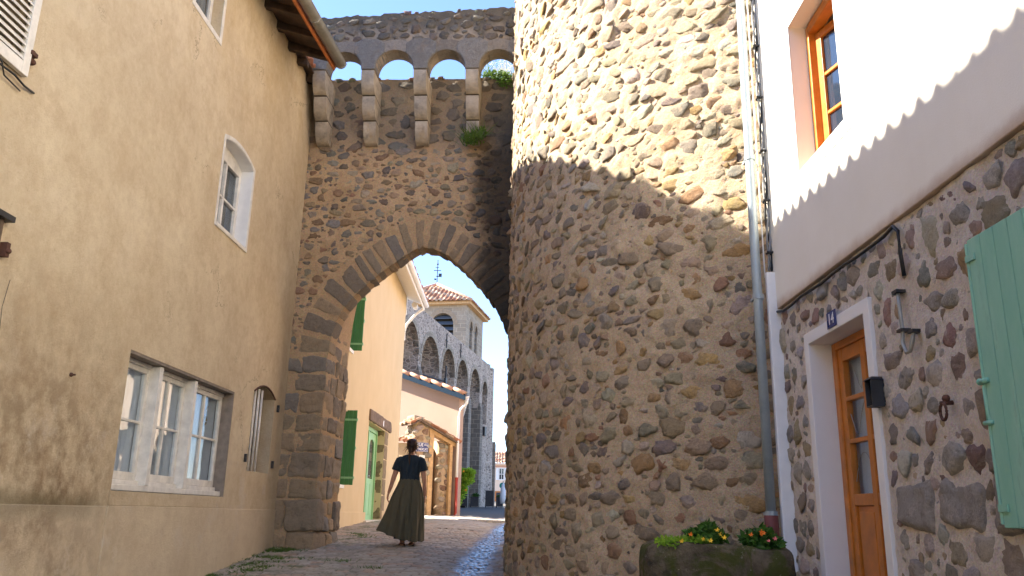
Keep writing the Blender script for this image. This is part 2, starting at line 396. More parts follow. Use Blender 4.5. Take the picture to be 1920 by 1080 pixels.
def mat_leftwall():
    n = NT('old_ochre_render'); p = n.pos(); x, y, z = n.sep(p)
    c = n.mix(n.ramp(n.noise(p, .9, 6, .6), [(.3, 0.), (.7, 1.)]), (.60, .49, .33), (.73, .62, .435))
    c = n.mix(n.math('MULTIPLY', n.ramp(n.noise(p, 9, 7, .75), [(.45, 0.), (.7, 1.)]), .35), c, (.46, .33, .205))
    # damp, brown stains low on the near half and rising from the ground; shapes of their own
    big = n.noise(n.mapv(p, (1, 1, .55)), .8, 5, .6, .5)
    low = n.step(z, 2.3, -.2); near = n.step(y, 8.3, 6.4)
    m = n.math('MULTIPLY', n.math('MULTIPLY', n.ramp(big, [(.30, 0.), (.50, 1.)]), low), near)
    m = n.math('MULTIPLY', m, n.ramp(n.noise(p, 5, 6, .7), [(.38, .15), (.60, 1.)]))
    c = n.mix(n.math('MULTIPLY', m, .9), c, (.20, .13, .07))
    mo = n.ramp(n.noise(p, 2.6, 8, .78), [(.44, 0.), (.64, 1.)]); c = n.mix(n.math('MULTIPLY', mo, .38), c, (.42, .29, .165))
    mo = n.ramp(n.noise(n.mapv(p, (1, 1, 1), (9, 2, 5)), 1.5, 8, .75), [(.55, 0.), (.72, 1.)]); c = n.mix(n.math('MULTIPLY', mo, .35), c, (.72, .62, .47))
    # efflorescence patch
    pt = n.ramp(n.noise(n.mapv(p, (1, 1, 1), (3, 0, 1)), 2.3, 6, .7), [(.56, 0.), (.66, 1.)]); c = n.mix(n.math('MULTIPLY', n.math('MULTIPLY', pt, n.step(z, 1.1, .3)), .5), c, (.62, .55, .46))
    # dark line of algae along the plinth top and dirt above it
    al = n.math('MULTIPLY', n.step(n.math('ABSOLUTE', n.math('ADD', z, n.math('MULTIPLY', n.math('SUBTRACT', n.noise(p, 3, 5, .7), .5), .25))), .16, .0), n.step(y, 7.4, 6.9))
    c = n.mix(n.math('MULTIPLY', al, .65), c, (.14, .115, .06))
    pl = n.step(z, .004, -.004); c = n.mix(n.math('MULTIPLY', pl, n.math('MULTIPLY_ADD', n.noise(p, 1.2, 5), .6, .0)), c, (.72, .61, .46))
    # ochre, damp streaks running down from under the eave and at the far corner
    st = n.ramp(n.noise(n.mapv(p, (1.2, 1.2, .5)), 1.0, 6, .7), [(.45, 0.), (.7, 1.)])
    c = n.mix(n.math('MULTIPLY', n.math('MULTIPLY', st, n.step(z, 3.8, 6.2)), .5), c, (.50, .35, .16))
    c = n.mix(n.math('MULTIPLY', n.math('MULTIPLY', n.step(n.math('ADD', y, n.math('MULTIPLY', n.noise(p, 1.4, 5), .9)), 11.2, 12.3), n.step(z, 4.5, 1.5)), .35), c, (.27, .215, .16))
    cv = n.n('ShaderNodeVectorMath', operation='MULTIPLY_ADD'); n.l(n.noise(p, 2.2, 6, .7, color=True), cv.inputs[0]); cv.inputs[1].default_value = (1.1, 1.1, 1.1); n.l(p, cv.inputs[2])
    ck = n.math('MULTIPLY', n.step(n.voro(cv.outputs[0], .33, 'DISTANCE_TO_EDGE'), .0045, .001), n.ramp(n.noise(p, .9, 4), [(.5, 0.), (.58, 1.)])); c = n.mix(n.math('MULTIPLY', ck, .65), c, (.16, .11, .07))
    sp_ = n.math('MULTIPLY', n.ramp(n.noise(p, 26, 7, .8), [(.60, 0.), (.74, 1.)]), .55); c = n.mix(sp_, c, (.30, .21, .125))
    h = n.math('ADD', n.noise(p, 60, 6, .75), n.math('MULTIPLY', n.noise(p, 5, 5), 1.5))
    return n.fin(c, .93, n.bump(h, .8, .012), .15)
M['left_wall'] = mat_leftwall()
def mat_render(name, a, b, ledge=False, bst=.3, streak=None):
    n = NT(name); p = n.pos(); x, y, z = n.sep(p)
    c = n.mix(n.ramp(n.noise(p, 1.2, 6, .6), [(.3, 0.), (.7, 1.)]), a, b)
    if streak is not None:
        s = n.ramp(n.noise(n.mapv(p, (1, 1, .5)), .9, 6, .65), [(.5, 0.), (.72, 1.)]); c = n.mix(n.math('MULTIPLY', s, .4), c, streak)
    if ledge:
        m = n.step(n.math('ADD', z, n.math('MULTIPLY', n.noise(p, 4, 5), -.10)), 1.66, 1.55); c = n.mix(n.math('MULTIPLY', m, .8), c, (.42, .27, .17))
    return n.fin(c, .92, n.bump(n.noise(p, 110, 6, .7), bst, .006), .15)
M['white_render'] = mat_render('cream_white_render', (.82, .765, .66), (.88, .83, .735), True, streak=(.72, .65, .56))
M['surround'] = mat_render('surround_paint', (.72, .70, .68), (.80, .78, .76), bst=.15)
M['yellow_render'] = mat_render('yellow_render', (.58, .465, .285), (.63, .51, .325), streak=(.54, .41, .23))
M['pink_render'] = mat_render('pink_render', (.37, .265, .205), (.41, .295, .23))
M['cream_far'] = mat_render('cream_far', (.74, .56, .42), (.8, .62, .48))
M['white_paint'] = simple('aged_white_paint', (.72, .69, .63), .55, .16, 80, .3)
M['clean_white'] = simple('white_paint', (.78, .77, .75), .5, .05)
M['pvc'] = simple('pale_plastic', (.84, .83, .82), .45, .04, 30, .05)
M['orange_wood'] = simple('varnished_orange_wood', (.50, .17, .022), .35, .22, 20, .2, spec=.5, grain=(14, 14, 1))
M['dark_wood'] = simple('dark_roof_wood', (.075, .048, .032), .85, .4, 30, .5, grain=(1, 12, 12))
M['rust_board'] = simple('rust_red_board', (.42, .13, .035), .6, .25, 30, .3)
M['old_timber'] = simple('old_grey_timber', (.17, .12, .085), .9, .4, 25, .7, grain=(2, 2, 14))
M['tan_timber'] = simple('tan_timber', (.52, .33, .16), .85, .25, 25, .5, grain=(14, 14, 1.5))
M['zinc'] = simple('zinc', (.33, .39, .43), .42, .12, 20, .1, metal=.25)
M['zinc_old'] = simple('weathered_zinc', (.34, .34, .31), .55, .18, 20, .2, metal=.4)
M['cast_red'] = simple('red_brown_cast_iron', (.15, .04, .035), .6, .2)
M['red_paint'] = simple('brick_red_paint', (.40, .06, .035), .5, .1)
M['black'] = simple('black_rubber', (.018, .018, .02), .5, .2)
M['black_metal'] = simple('black_metal', (.03, .03, .032), .5, .3, 40, .3)
M['grey_metal'] = simple('grey_metal', (.30, .30, .30), .5, .15, metal=.4)
M['rust'] = simple('rusty_iron', (.10, .045, .03), .8, .4, 60, .5)
def painted(name, col, fade, dirt, amt=.5):
    n = NT(name); p = n.pos(True); q = n.mapv(p, (3, 3, .7))
    c = n.mix(n.math('MULTIPLY', n.ramp(n.noise(q, 3.5, 7, .72), [(.40, 0.), (.70, 1.)]), amt), col, fade)
    c = n.mix(n.math('MULTIPLY', n.ramp(n.noise(n.mapv(p, (2, 2, .5)), 6, 7, .75), [(.60, 0.), (.72, 1.)]), amt), c, dirt)
    return n.fin(c, .6, n.bump(n.noise(n.mapv(p, (4, 4, .6)), 16, 6, .7), .3, .006), .3)
M['mint'] = painted('mint_green_paint', (.22, .47, .35), (.33, .56, .44), (.16, .28, .20), .6)
M['green'] = painted('deep_green_paint', (.055, .21, .065), (.10, .28, .10), (.06, .12, .05))
M['green_door'] = simple('soft_green_paint', (.28, .55, .28), .5, .08)
M['blue_fascia'] = simple('blue_grey_paint', (.009, .026, .05), .7, .08, spec=.1)
M['sign_blue'] = simple('enamel_blue', (.012, .03, .16), .3, .08)
M['sign_white'] = simple('enamel_white', (.82, .82, .82), .35, .02)
M['paper'] = simple('paper_white', (.8, .78, .72), .7, .05)
M['paper_yellow'] = simple('paper_yellow', (.68, .62, .13), .7, .05)
M['gold'] = simple('dull_gold', (.30, .17, .04), .45, .3, metal=.6)
M['curtain'] = simple('net_curtain', (.52, .52, .51), .9, .06, 20, .3, grain=(1, 10, .2))
M['dark_in'] = simple('dark_interior', (.03, .028, .025), .9, .2)
M['soil'] = simple('soil', (.04, .028, .018), .95, .4, 40, .8)
M['skin'] = simple('skin', (.50, .25, .15), .55, .06, 60, .1)
M['hair'] = simple('dark_auburn_hair', (.040, .016, .009), .5, .4, 90, .5, grain=(8, 8, 1))
M['shirt'] = simple('dark_teal_cotton', (.020, .032, .042), .9, .12, 200, .3)
M['skirt'] = simple('olive_skirt_cloth', (.095, .085, .050), .85, .10, 220, .3)
M['jamb_stone'] = simple('brown_jamb_stone', (.21, .16, .095), .9, .35, 30, .6)
M['sandal'] = simple('tan_leather', (.16, .06, .025), .6, .2)
def glass(name, tint=(.9, .95, 1), dark=0):
    n = NT(name); n.t.nodes.remove(n.b); tr = n.n('ShaderNodeBsdfTransparent'); tr.inputs[0].default_value = (*tint, 1)
    gl = n.n('ShaderNodeBsdfGlossy'); gl.inputs['Roughness'].default_value = .03; lw = n.n('ShaderNodeLayerWeight'); lw.inputs[0].default_value = .5
    p = n.pos(); n.l(n.bump(n.noise(p, 3, 2), .15, .02), gl.inputs['Normal'])
    mx = n.n('ShaderNodeMixShader'); n.l(n.math('MULTIPLY_ADD', n.math('POWER', lw.outputs['Facing'], 4.0), .6, .035), mx.inputs[0]); n.l(tr.outputs[0], mx.inputs[1]); n.l(gl.outputs[0], mx.inputs[2]); n.l(mx.outputs[0], n.out.inputs[0]); return n.m
M['glass'] = glass('window_glass'); M['glass_dim'] = glass('old_glass', (.75, .78, .8))
def mat_mirrorglass():
    n = NT('sky_glass'); return n.fin((.02, .03, .05), .04, n.bump(n.noise(n.pos(), 2, 2), .1, .02), 1.0)
M['sky_glass'] = mat_mirrorglass()
def mat_tiles():
    n = NT('terracotta_tiles'); p = n.pos(); c = n.attr(); c = n.mix(n.ramp(n.noise(p, 12, 6, .7), [(.4, 0.), (.75, .8)]), c, (.30, .22, .16))
    return n.fin(c, .85, n.bump(n.noise(p, 50, 5), .4, .01), .2)
M['tiles'] = mat_tiles()
def mat_setts():
    n = NT('street_setts'); p = n.pos(); x, y, z = n.sep(p); c = n.attr()
    c = n.mix(n.math('MULTIPLY', n.ramp(n.noise(p, 16, 6, .7), [(.35, 0.), (.7, 1.)]), .4), c, (.17, .145, .11))
    c = n.mix(n.math('MULTIPLY', n.ramp(n.noise(p, 1.6, 6, .7), [(.45, 0.), (.65, 1.)]), .45), c, (.40, .33, .23))
    g = n.math('MULTIPLY', n.ramp(n.noise(p, 2.6, 7, .75), [(.52, 0.), (.62, 1.)]), n.step(x, -1.3, -2.5)); c = n.mix(n.math('MULTIPLY', g, .75), c, (.075, .10, .02))
    # wet gully running down the right half
    k = n.math('ADD', n.math('ABSOLUTE', n.math('SUBTRACT', x, n.math('MULTIPLY_ADD', y, .045, -.92))), n.math('MULTIPLY', n.noise(p, 3, 6, .7), .55))
    wet = n.step(k, .62, .34)
    c = n.mix(n.math('MULTIPLY', wet, .6), c, (.03, .035, .04))
    r = n.math('SUBTRACT', .78, n.math('MULTIPLY', wet, .62))
    return n.fin(c, r, n.bump(n.noise(p, 60, 5, .7), .5, .006), .45)
M['setts'] = mat_setts()
def mat_ashlar(name, a, b, mort, bw=.5, bh=.28, xz=True, ms=.02, warp=.05, bst=.6):
    n = NT(name); p = n.pos(True); x, y, z = n.sep(p); u = n.math('ADD', x, y) if xz else x
    q = n.comb(u, z, 0.0); nz = n.n('ShaderNodeVectorMath', operation='MULTIPLY_ADD'); n.l(n.noise(q, 2.3, 3, color=True), nz.inputs[0]); nz.inputs[1].default_value = (warp * 2,) * 3; n.l(q, nz.inputs[2])
    br = n.n('ShaderNodeTexBrick'); n.l(nz.outputs[0], br.inputs['Vector']); br.inputs['Color1'].default_value = (*a, 1); br.inputs['Color2'].default_value = (*b, 1); br.inputs['Mortar'].default_value = (*mort, 1)
    br.inputs['Scale'].default_value = 1; br.inputs['Mortar Size'].default_value = ms; br.inputs['Mortar Smooth'].default_value = .3; br.inputs['Brick Width'].default_value = bw; br.inputs['Row Height'].default_value = bh; br.offset = .5; br.squash = .7; br.squash_frequency = 3
    c = n.mix(n.math('MULTIPLY', n.ramp(n.noise(p, 3, 6, .7), [(.35, 0.), (.7, 1.)]), .45), br.outputs[0], tuple((i + j) / 2 * .6 for i, j in zip(a, b)))
    h = n.math('ADD', n.math('MULTIPLY', br.outputs[1], -1.2), n.noise(p, 9, 6, .7))
    return n.fin(c, .9, n.bump(h, bst, .04), .2)
M['corbel_grey'] = mat_stone('grey_arch_stone', None, .9, (.34, .32, .29))
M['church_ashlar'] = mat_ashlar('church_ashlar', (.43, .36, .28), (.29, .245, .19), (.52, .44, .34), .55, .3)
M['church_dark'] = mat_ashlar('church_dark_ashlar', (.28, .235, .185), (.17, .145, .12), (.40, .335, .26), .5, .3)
def mat_church_rubble():
    n = NT('church_rubble'); p = n.pos(True)
    nz = n.n('ShaderNodeVectorMath', operation='MULTIPLY'); n.l(p, nz.inputs[0]); nz.inputs[1].default_value = (1, 1, 1.7)
    e = n.voro(nz.outputs[0], 3.6, 'DISTANCE_TO_EDGE'); cc = n.voro(nz.outputs[0], 3.6, 'F1', 'Color'); g = n.sep(cc)[0]
    st = n.ramp(g, [(0., (.20, .16, .13)), (.5, (.38, .31, .25)), (1., (.48, .40, .32))])
    c = n.mix(n.step(n.math('ADD', e, n.math('MULTIPLY', n.noise(p, 8, 4), .10)), .10, .18), (.58, .475, .385), st)
    c = n.mix(n.math('MULTIPLY', n.ramp(n.noise(p, .7, 5), [(.4, 0.), (.7, 1.)]), .35), c, (.22, .19, .19))
    return n.fin(c, .92, n.bump(n.math('ADD', n.step(e, .0, .16), n.noise(p, 20, 4)), .6, .04), .15)
M['church_rubble'] = mat_church_rubble()
def mat_leaf(name, a, b, tr=.35):
    n = NT(name); c = n.attr(); n.fin(n.mix(.5, c, n.mix(n.noise(n.pos(), 6, 3), a, b)), .55, spec=.3)
    t = n.n('ShaderNodeBsdfTranslucent'); t.inputs[0].default_value = (*[min(1, x * 1.6) for x in b], 1); mx = n.n('ShaderNodeMixShader'); mx.inputs[0].default_value = tr
    n.l(n.b.outputs[0], mx.inputs[1]); n.l(t.outputs[0], mx.inputs[2]); n.l(mx.outputs[0], n.out.inputs[0]); return n.m
M['leaf_mid'] = mat_leaf('weed_leaves', (.03, .08, .015), (.10, .17, .03), .25); M['leaf'] = mat_leaf('bright_leaves', (.13, .27, .02), (.30, .46, .05), .45); M['leaf_dark'] = mat_leaf('dark_leaves', (.015, .05, .012), (.04, .12, .02), .2)
M['leaf_dry'] = mat_leaf('dry_stems', (.35, .33, .22), (.5, .48, .36)); M['moss'] = simple('moss', (.06, .075, .012), .95, .5, 60, .9)
M['petal_o'] = simple('orange_petals', (.75, .18, .01), .6, .2); M['petal_y'] = simple('yellow_petals', (.8, .5, .03), .6, .2); M['petal_p'] = simple('pink_petals', (.75, .18, .2), .6, .2)
def mat_trough():
    n = NT('mossy_stone'); p = n.pos(); c = n.mix(n.ramp(n.noise(p, 7, 7, .7), [(.35, 0.), (.65, 1.)]), (.055, .045, .032), (.17, .14, .10))
    m = n.ramp(n.noise(p, 4.2, 7, .7, .6), [(.46, 0.), (.56, 1.)]); c = n.mix(n.math('MULTIPLY', m, .85), c, (.062, .075, .014))
    c = n.mix(n.math('MULTIPLY', n.ramp(n.noise(p, 24, 5, .7), [(.62, 0.), (.70, 1.)]), .6), c, (.34, .32, .26))
    return n.fin(c, .95, n.bump(n.noise(p, 28, 7, .75), 1.0, .03), .15)
M['trough'] = mat_trough()

# ------------------------------------------------------------------ ground
GY = np.array([-12, 0, 5, 9.4, 12, 13.2, 16, 19.5, 24.5, 28, 55, 90, 160]); GZ = np.array([-1.75, -1.3, -1.07, -.79, -.56, -.49, -.385, -.27, -.21, -.12, .45, 1.2, 1.6])
def gz(y): return float(np.interp(y, GY, GZ))
def gnp(y): return np.interp(y, GY, GZ)
mb = MB(); ys = list(GY); vsx = []
for y in ys: vsx += [(-120, y, gz(y) - .05), (120, y, gz(y) - .05)]
mb.add(vsx, [(2 * i, 2 * i + 1, 2 * i + 3, 2 * i + 2) for i in range(len(ys) - 1)])
gm = NT('pale_gravelly_asphalt'); p_ = gm.pos(); cg = gm.mix(gm.noise(p_, .8, 6), (.13, .112, .09), (.19, .165, .135)); cg = gm.mix(gm.math('MULTIPLY', gm.ramp(gm.noise(p_, 30, 4, .7), [(.5, 0.), (.7, 1.)]), .5), cg, (.12, .11, .10)); M['asphalt'] = gm.fin(cg, .9, gm.bump(gm.noise(p_, 60, 4), .4, .01), .2)
tag(obj('ground', mb, M['asphalt'], fixn=False), kind='structure')

def setts(x0, x1, y0, y1, d, bw, bh, name):
    nx = int((x1 - x0) / d) + 1; ny = int((y1 - y0) / d) + 1
    X, Y = np.meshgrid(np.linspace(x0, x1, nx), np.linspace(y0, y1, ny))
    wx = .05 * np.sin(Y * 2.1 + X * 1.3) + .03 * np.sin(Y * 5.3 - X * 3.1) + .02 * np.sin(X * 11 + Y * 7.7); wy = .06 * np.sin(X * 1.7 + .4) + .03 * np.sin(X * 4.1 + Y * 1.9) + .015 * np.sin(X * 13 - Y * 9)
    r = np.random.RandomState(4)
    V = (Y + wy) / bh; row = np.floor(V).astype(int); fv = V - row
    ro = r.rand(4000); U = (X + wx) / bw + ro[row % 4000] * .6 + (row % 2) * .5
    # unequal widths
    col = np.floor(U).astype(int); fu = U - col
    jt = (r.rand(4000, 97) - .5) * .35; j0 = jt[row % 4000, col % 97]; j1 = jt[row % 4000, (col + 1) % 97]
    L = fu - j0; w_ = 1 + j1 - j0; c2 = np.where(L < 0, col - 1, np.where(L > w_, col + 1, col))
    edge = np.minimum(np.abs(L), np.abs(w_ - L)) * bw; ev = np.minimum(fv, 1 - fv) * bh
    hs = r.rand(4000, 97); tx = (r.rand(4000, 97) - .5); cs = r.rand(4000, 97)
    e = (np.clip(edge / .022, 0, 1) ** -3.0 if False else np.minimum(np.clip(edge / .022, 0, 1), np.clip(ev / .022, 0, 1)))
    dome = 1 - (1 - e) ** 2.2
    nzz = .004 * np.sin(X * 61 + Y * 23) * np.sin(Y * 57 - X * 17)
    H = gnp(Y) + .022 * dome - .018 + .010 * (hs[row % 4000, c2 % 97] - .5) * (e > 0) + tx[row % 4000, c2 % 97] * (fu - .5) * .018 + nzz - .05 * np.exp(-((X + .35) / .5) ** 2) + .03
    P = np.stack([X, Y, H], -1).reshape(-1, 3)
    k = cs[row % 4000, c2 % 97][..., None]; pal = np.array([.27, .245, .195]) * (1 - k) + np.array([.45, .41, .335]) * k
    red = (cs[(row * 7) % 4000, (c2 * 3) % 97][..., None] > .85); pal = np.where(red, pal * [1.1, .88, .78], pal)
    C = np.where((dome < .45)[..., None], np.array([.13, .11, .075]), pal); C = np.concatenate([C, np.ones_like(C[..., :1])], -1).reshape(-1, 4)
    I = np.arange(nx * ny).reshape(ny, nx); Fq = np.stack([I[:-1, :-1], I[:-1, 1:], I[1:, 1:], I[1:, :-1]], -1).reshape(-1, 4)
    Fc = np.vstack([Fq[:, [0, 1, 2]], Fq[:, [0, 2, 3]]])
    return P, Fc, C, 0
tag(np_obj('cobbled_street', [setts(-3.8, 2.6, 5.2, 17.5, .021, .17, .135, '')], [M['setts']]), kind='structure')
P_ = setts(-4.2, 3.2, 17.45, 28.2, .05, .19, .16, ''); tag(np_obj('cobbled_street', [P_], [M['setts']]), kind='structure')
# pale kerb strip crossing at the end of the cobbles
kb = MB(); pts = [(-3.4, 27.6), (-2.6, 26.7), (-1.6, 25.2), (-.7, 23.9), (.6, 22.6), (2.5, 21.6)]
for i in range(len(pts) - 1):
    (a, b), (c, d) = pts[i], pts[i + 1]; n_ = 6
    for k in range(n_):
        p0 = (a + (c - a) * k / n_, b + (d - b) * k / n_); p1 = (a + (c - a) * (k + .95) / n_, b + (d - b) * (k + .95) / n_)
        Fk = frame(p0, (p1[0] - p0[0], p1[1] - p0[1]), 1); L = math.hypot(p1[0] - p0[0], p1[1] - p0[1]); g0 = gz(p0[1])
        kb.boxf(Fk, 0, L, g0 - .1, g0 + .055, -.16, .16)
M['kerb'] = simple('pale_granite', (.62, .57, .50), .8, .1, 60, .4)
tag(obj('kerb_strip', kb, M['kerb'], bevel=.012), kind='structure')

# ------------------------------------------------------------------ tiled roofs
def tile_roof(name, o, e, up, W, L, parent, sp=.24, amp=.05, row=.36, pale=.3, cap=0, side=None, res=8, clip=None):
    """corrugated canal tiles; o = left end of the eave, e = along the eave, up = up the slope (3-D unit vectors)"""
    o = Vector(o); e = Vector(e).normalized(); up = Vector(up).normalized(); n = e.cross(up).normalized()
    if n.z < 0: n = -n
    nu = int(W / sp * res) + 1; nr = max(1, int(L / row)); rr = np.random.RandomState(int(W * 100)); V = []; C = []; ss = []
    for k in range(nr):
        ss += [(k * row, k, 0), ((k + .97) * row, k, 1)]
    for (s, k, t) in ss:
        for i in range(nu):
            u = i / (nu - 1) * W; ph = u / sp * 2 * pi; cidx = int(u / sp); h = amp * cos(ph) * (1.0 if cos(ph) > 0 else .8); lift = .028 * (1 - t)
            jj = ((cidx * 131 + k * 71) % 97) / 97; j2 = ((cidx * 37 + k * 53) % 89) / 89; q = o + e * (u + (j2 - .5) * .03) + up * (s + (jj - .5) * .06) + n * (h * (.8 + .4 * j2) + lift + (jj - .5) * .03 + amp)
            lo, hi = 0, 0
            V.append(tuple(q)); a = np.array([.42, .15, .08]) * (1 - jj) + np.array([.55, .29, .18]) * jj
            if ((cidx * 57 + k * 29) % 11) / 11 < pale: a = np.array([.62, .46, .34])
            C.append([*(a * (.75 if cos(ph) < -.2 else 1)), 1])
    V = np.array(V); I = np.arange(len(ss) * nu).reshape(len(ss), nu); Fq = np.stack([I[:-1, :-1], I[:-1, 1:], I[1:, 1:], I[1:, :-1]], -1).reshape(-1, 4)
    if clip is not None:
        cen = V[Fq].mean(1); Fq = Fq[[clip(Vector(c)) for c in cen]]
    Fc = np.vstack([Fq[:, [0, 1, 2]], Fq[:, [0, 2, 3]]])
    ob = np_obj(name, [(V, Fc, np.array(C), 0)], [M['tiles']], parent)
    md = ob.modifiers.new('thick', 'SOLIDIFY'); md.thickness = .016; md.offset = 0
    return ob
# ------------------------------------------------------------------ LEFT HOUSE
LW = frame((-3.5, 5), (.02856, .99959), 1)
LH = thing('ochre_house', (-3.6, 6, -1.05), 'tall ochre rendered house on the left with stained plaster, dark eaves and white windows', 'house')
def wrect(u0, u1, v0, v1): return [(u0, v0), (u0, v1), (u1, v1), (u1, v0)]
mb = MB()
grp = rect(2.33, 5.03, .13, 1.37); bar_h = segpts(5.72, 6.62, .47, 1.49, .12); upw = segpts(3.84, 4.84, 3.15, 4.19, .09); topw = rect(2.62, 3.32, 5.18, 6.0); shw = rect(-.62, .06, 2.9, 4.2); low = rect(-.6, .22, .6, 1.80)
plate(mb, LW, rect(-13, 7.22, -2.0, 6.62), [grp, bar_h, upw, topw, shw, low], -.36, 0)
wl = obj('wall', mb, M['left_wall'], LH)
mb = MB(); mb.boxf(LW, -13, 7.2, -2.0, 6.6, -4.5, -.9); obj('inner_wall', mb, M['dark_in'], LH)
# plinth and the apron under the window, 15 mm proud
mb = MB(); mb.boxf(LW, -13, 2.28, -2.0, -.002, -.05, .014); mb.boxf(LW, 2.281, 5.10, -2.0, .004, -.05, .022); mb.boxf(LW, 5.101, 7.30, -2.0, -.004, -.05, .012)
obj('plinth', mb, M['left_wall'], LH, bevel=.006)
mb = MB(); mb.boxf(LW, 2.31, 5.06, .006, .13, -.05, .006); obj('apron', mb, M['left_wall'], LH, bevel=.004)
M['grey_reveal'] = simple('grey_cement', (.24, .20, .165), .9, .25, 50, .6)
mb = MB(); mb.boxf(LW, 5.0, 5.029, .132, 1.34, -.30, -.004); mb.boxf(LW, 2.34, 5.028, 1.342, 1.368, -.30, -.004); obj('window_reveal', mb, M['grey_reveal'], LH)

def casement(parent, F, u0, u1, v0, v1, w, mat, cols=2, rows=2, st=.055, bar=.022, dep=.05, glassm='glass', bottom=.075):
    """one glazed leaf: a frame with bars as a child and its pane"""
    mb = MB(); mb.boxf(F, u0, u0 + st, v0, v1, w - dep, w); mb.boxf(F, u1 - st, u1, v0, v1, w - dep, w)
    mb.boxf(F, u0 + st, u1 - st, v1 - st, v1, w - dep, w - .001); mb.boxf(F, u0 + st, u1 - st, v0, v0 + bottom, w - dep, w - .001)
    a0, a1, b0, b1 = u0 + st, u1 - st, v0 + bottom, v1 - st
    for i in range(1, cols): c = a0 + (a1 - a0) * i / cols; mb.boxf(F, c - bar / 2, c + bar / 2, b0, b1, w - dep + .008, w - .004)
    for j in range(1, rows):
        c = b0 + (b1 - b0) * j / rows
        mb.boxf(F, a0, a1, c - bar / 2, c + bar / 2, w - dep + .010, w - .006)
    f = obj('casement', mb, mat, parent, bevel=.004)
    g = MB(); g.boxf(F, a0 - .005, a1 + .005, b0 - .005, b1 + .005, w - dep * .6 - .002, w - dep * .6 + .002); obj('pane', g, M[glassm], f if parent_depth(f) < 3 else parent)
    return f
def parent_depth(o):
    d = 0
    while o is not None: d += 1; o = o.parent
    return d
def node(name, parent, loc=None):
    o = bpy.data.objects.new(name, None); o.empty_display_size = .1; link(o, parent); o.location = Vector(loc) - wloc(parent) if loc is not None else (0, 0, 0); return o
def curtain(parent, F, u0, u1, v0, v1, w, amp=.012, nm='curtain', mat='curtain'):
    mb = MB(); N = 60; vs = []
    for i in range(N + 1):
        u = u0 + (u1 - u0) * i / N; ww = w + amp * sin(i * 1.1) + amp * .5 * sin(i * .43)
        vs += [F(u, v0, ww), F(u, v1, ww)]
    mb.add(vs, [(2 * i, 2 * i + 2, 2 * i + 3, 2 * i + 1) for i in range(N)]); return obj(nm, mb, M[mat], parent, smooth=True, fixn=False)

# three-part kitchen window: window > frame (mesh), casement, pane, curtain
mb = MB()
for a, b in ((3.03, 3.11), (3.90, 3.975)): mb.boxf(LW, a, b, .192, 1.335, -.20, -.03)
mb.boxf(LW, 2.335, 5.0, 1.30, 1.34, -.20, -.115); mb.boxf(LW, 2.335, 5.0, .135, .19, -.22, -.035)
wf = obj('window', mb, M['white_paint'], LH, bevel=.005)
mb = MB(); mb.boxf(LW, 2.335, 5.0, .191, .235, -.20, -.10); obj('bottom_rail', mb, M['white_paint'], wf, bevel=.005)
for a, b, c in ((2.34, 3.03, 1), (3.11, 3.90, 2), (3.975, 4.995, 2)):
    mbb = MB(); st = .05
    w_ = -.13
    mbb.boxf(LW, a, a + st, .237, 1.298, w_ - .05, w_); mbb.boxf(LW, b - st, b, .237, 1.298, w_ - .05, w_); mbb.boxf(LW, a + st, b - st, 1.25, 1.298, w_ - .05, w_ - .001); mbb.boxf(LW, a + st, b - st, .237, .31, w_ - .05, w_ - .001)
    for i in range(1, c): q = a + st + (b - a - 2 * st) * i / c; mbb.boxf(LW, q - .014, q + .014, .31, 1.25, w_ - .04, w_ - .004)
    mbb.boxf(LW, a + st, b - st, .765, .79, w_ - .038, w_ - .006)
    obj('casement', mbb, M['white_paint'], wf, bevel=.004)
    g = MB(); g.boxf(LW, a + st - .004, b - st + .004, .306, 1.254, w_ - .028, w_ - .024); obj('pane', g, M['glass'], wf)
curtain(wf, LW, 2.38, 4.96, .22, 1.30, -.195)
# gilt ornaments hanging inside the panes
def ornament(u, v, kind):
    mb = MB(); w_ = -.178
    if kind == 0:
        for k in range(7): t = k * 2 * pi / 7; mb.ball(LW(u + .035 * cos(t), v + .05 * sin(t), w_), .022, seg=8, rg=5)
        mb.ball(LW(u, v, w_), .04, seg=8, rg=6); mb.tube([LW(u, v - .05, w_), LW(u, v - .17, w_)], .02, 6)
    else:
        mb.tube([LW(u + .03 * cos(t), v + .045 * sin(t), w_) for t in [k * .5 for k in range(13)]], .011, 6)
        mb.tube([LW(u - .03, v + .02, w_), LW(u - .02, v + .12, w_), LW(u + .03, v + .17, w_)], .010, 6)
    return mb
tag(obj('window_ornament', ornament(3.29, 1.08, 0), M['gold'], smooth=True), 'gilt flower shaped ornament hanging in the middle casement of the three part window', 'ornament')
tag(obj('window_ornament', ornament(4.66, .98, 1), M['gold'], smooth=True), 'thin gilt loop shaped ornament hanging in the right casement of the three part window', 'ornament')

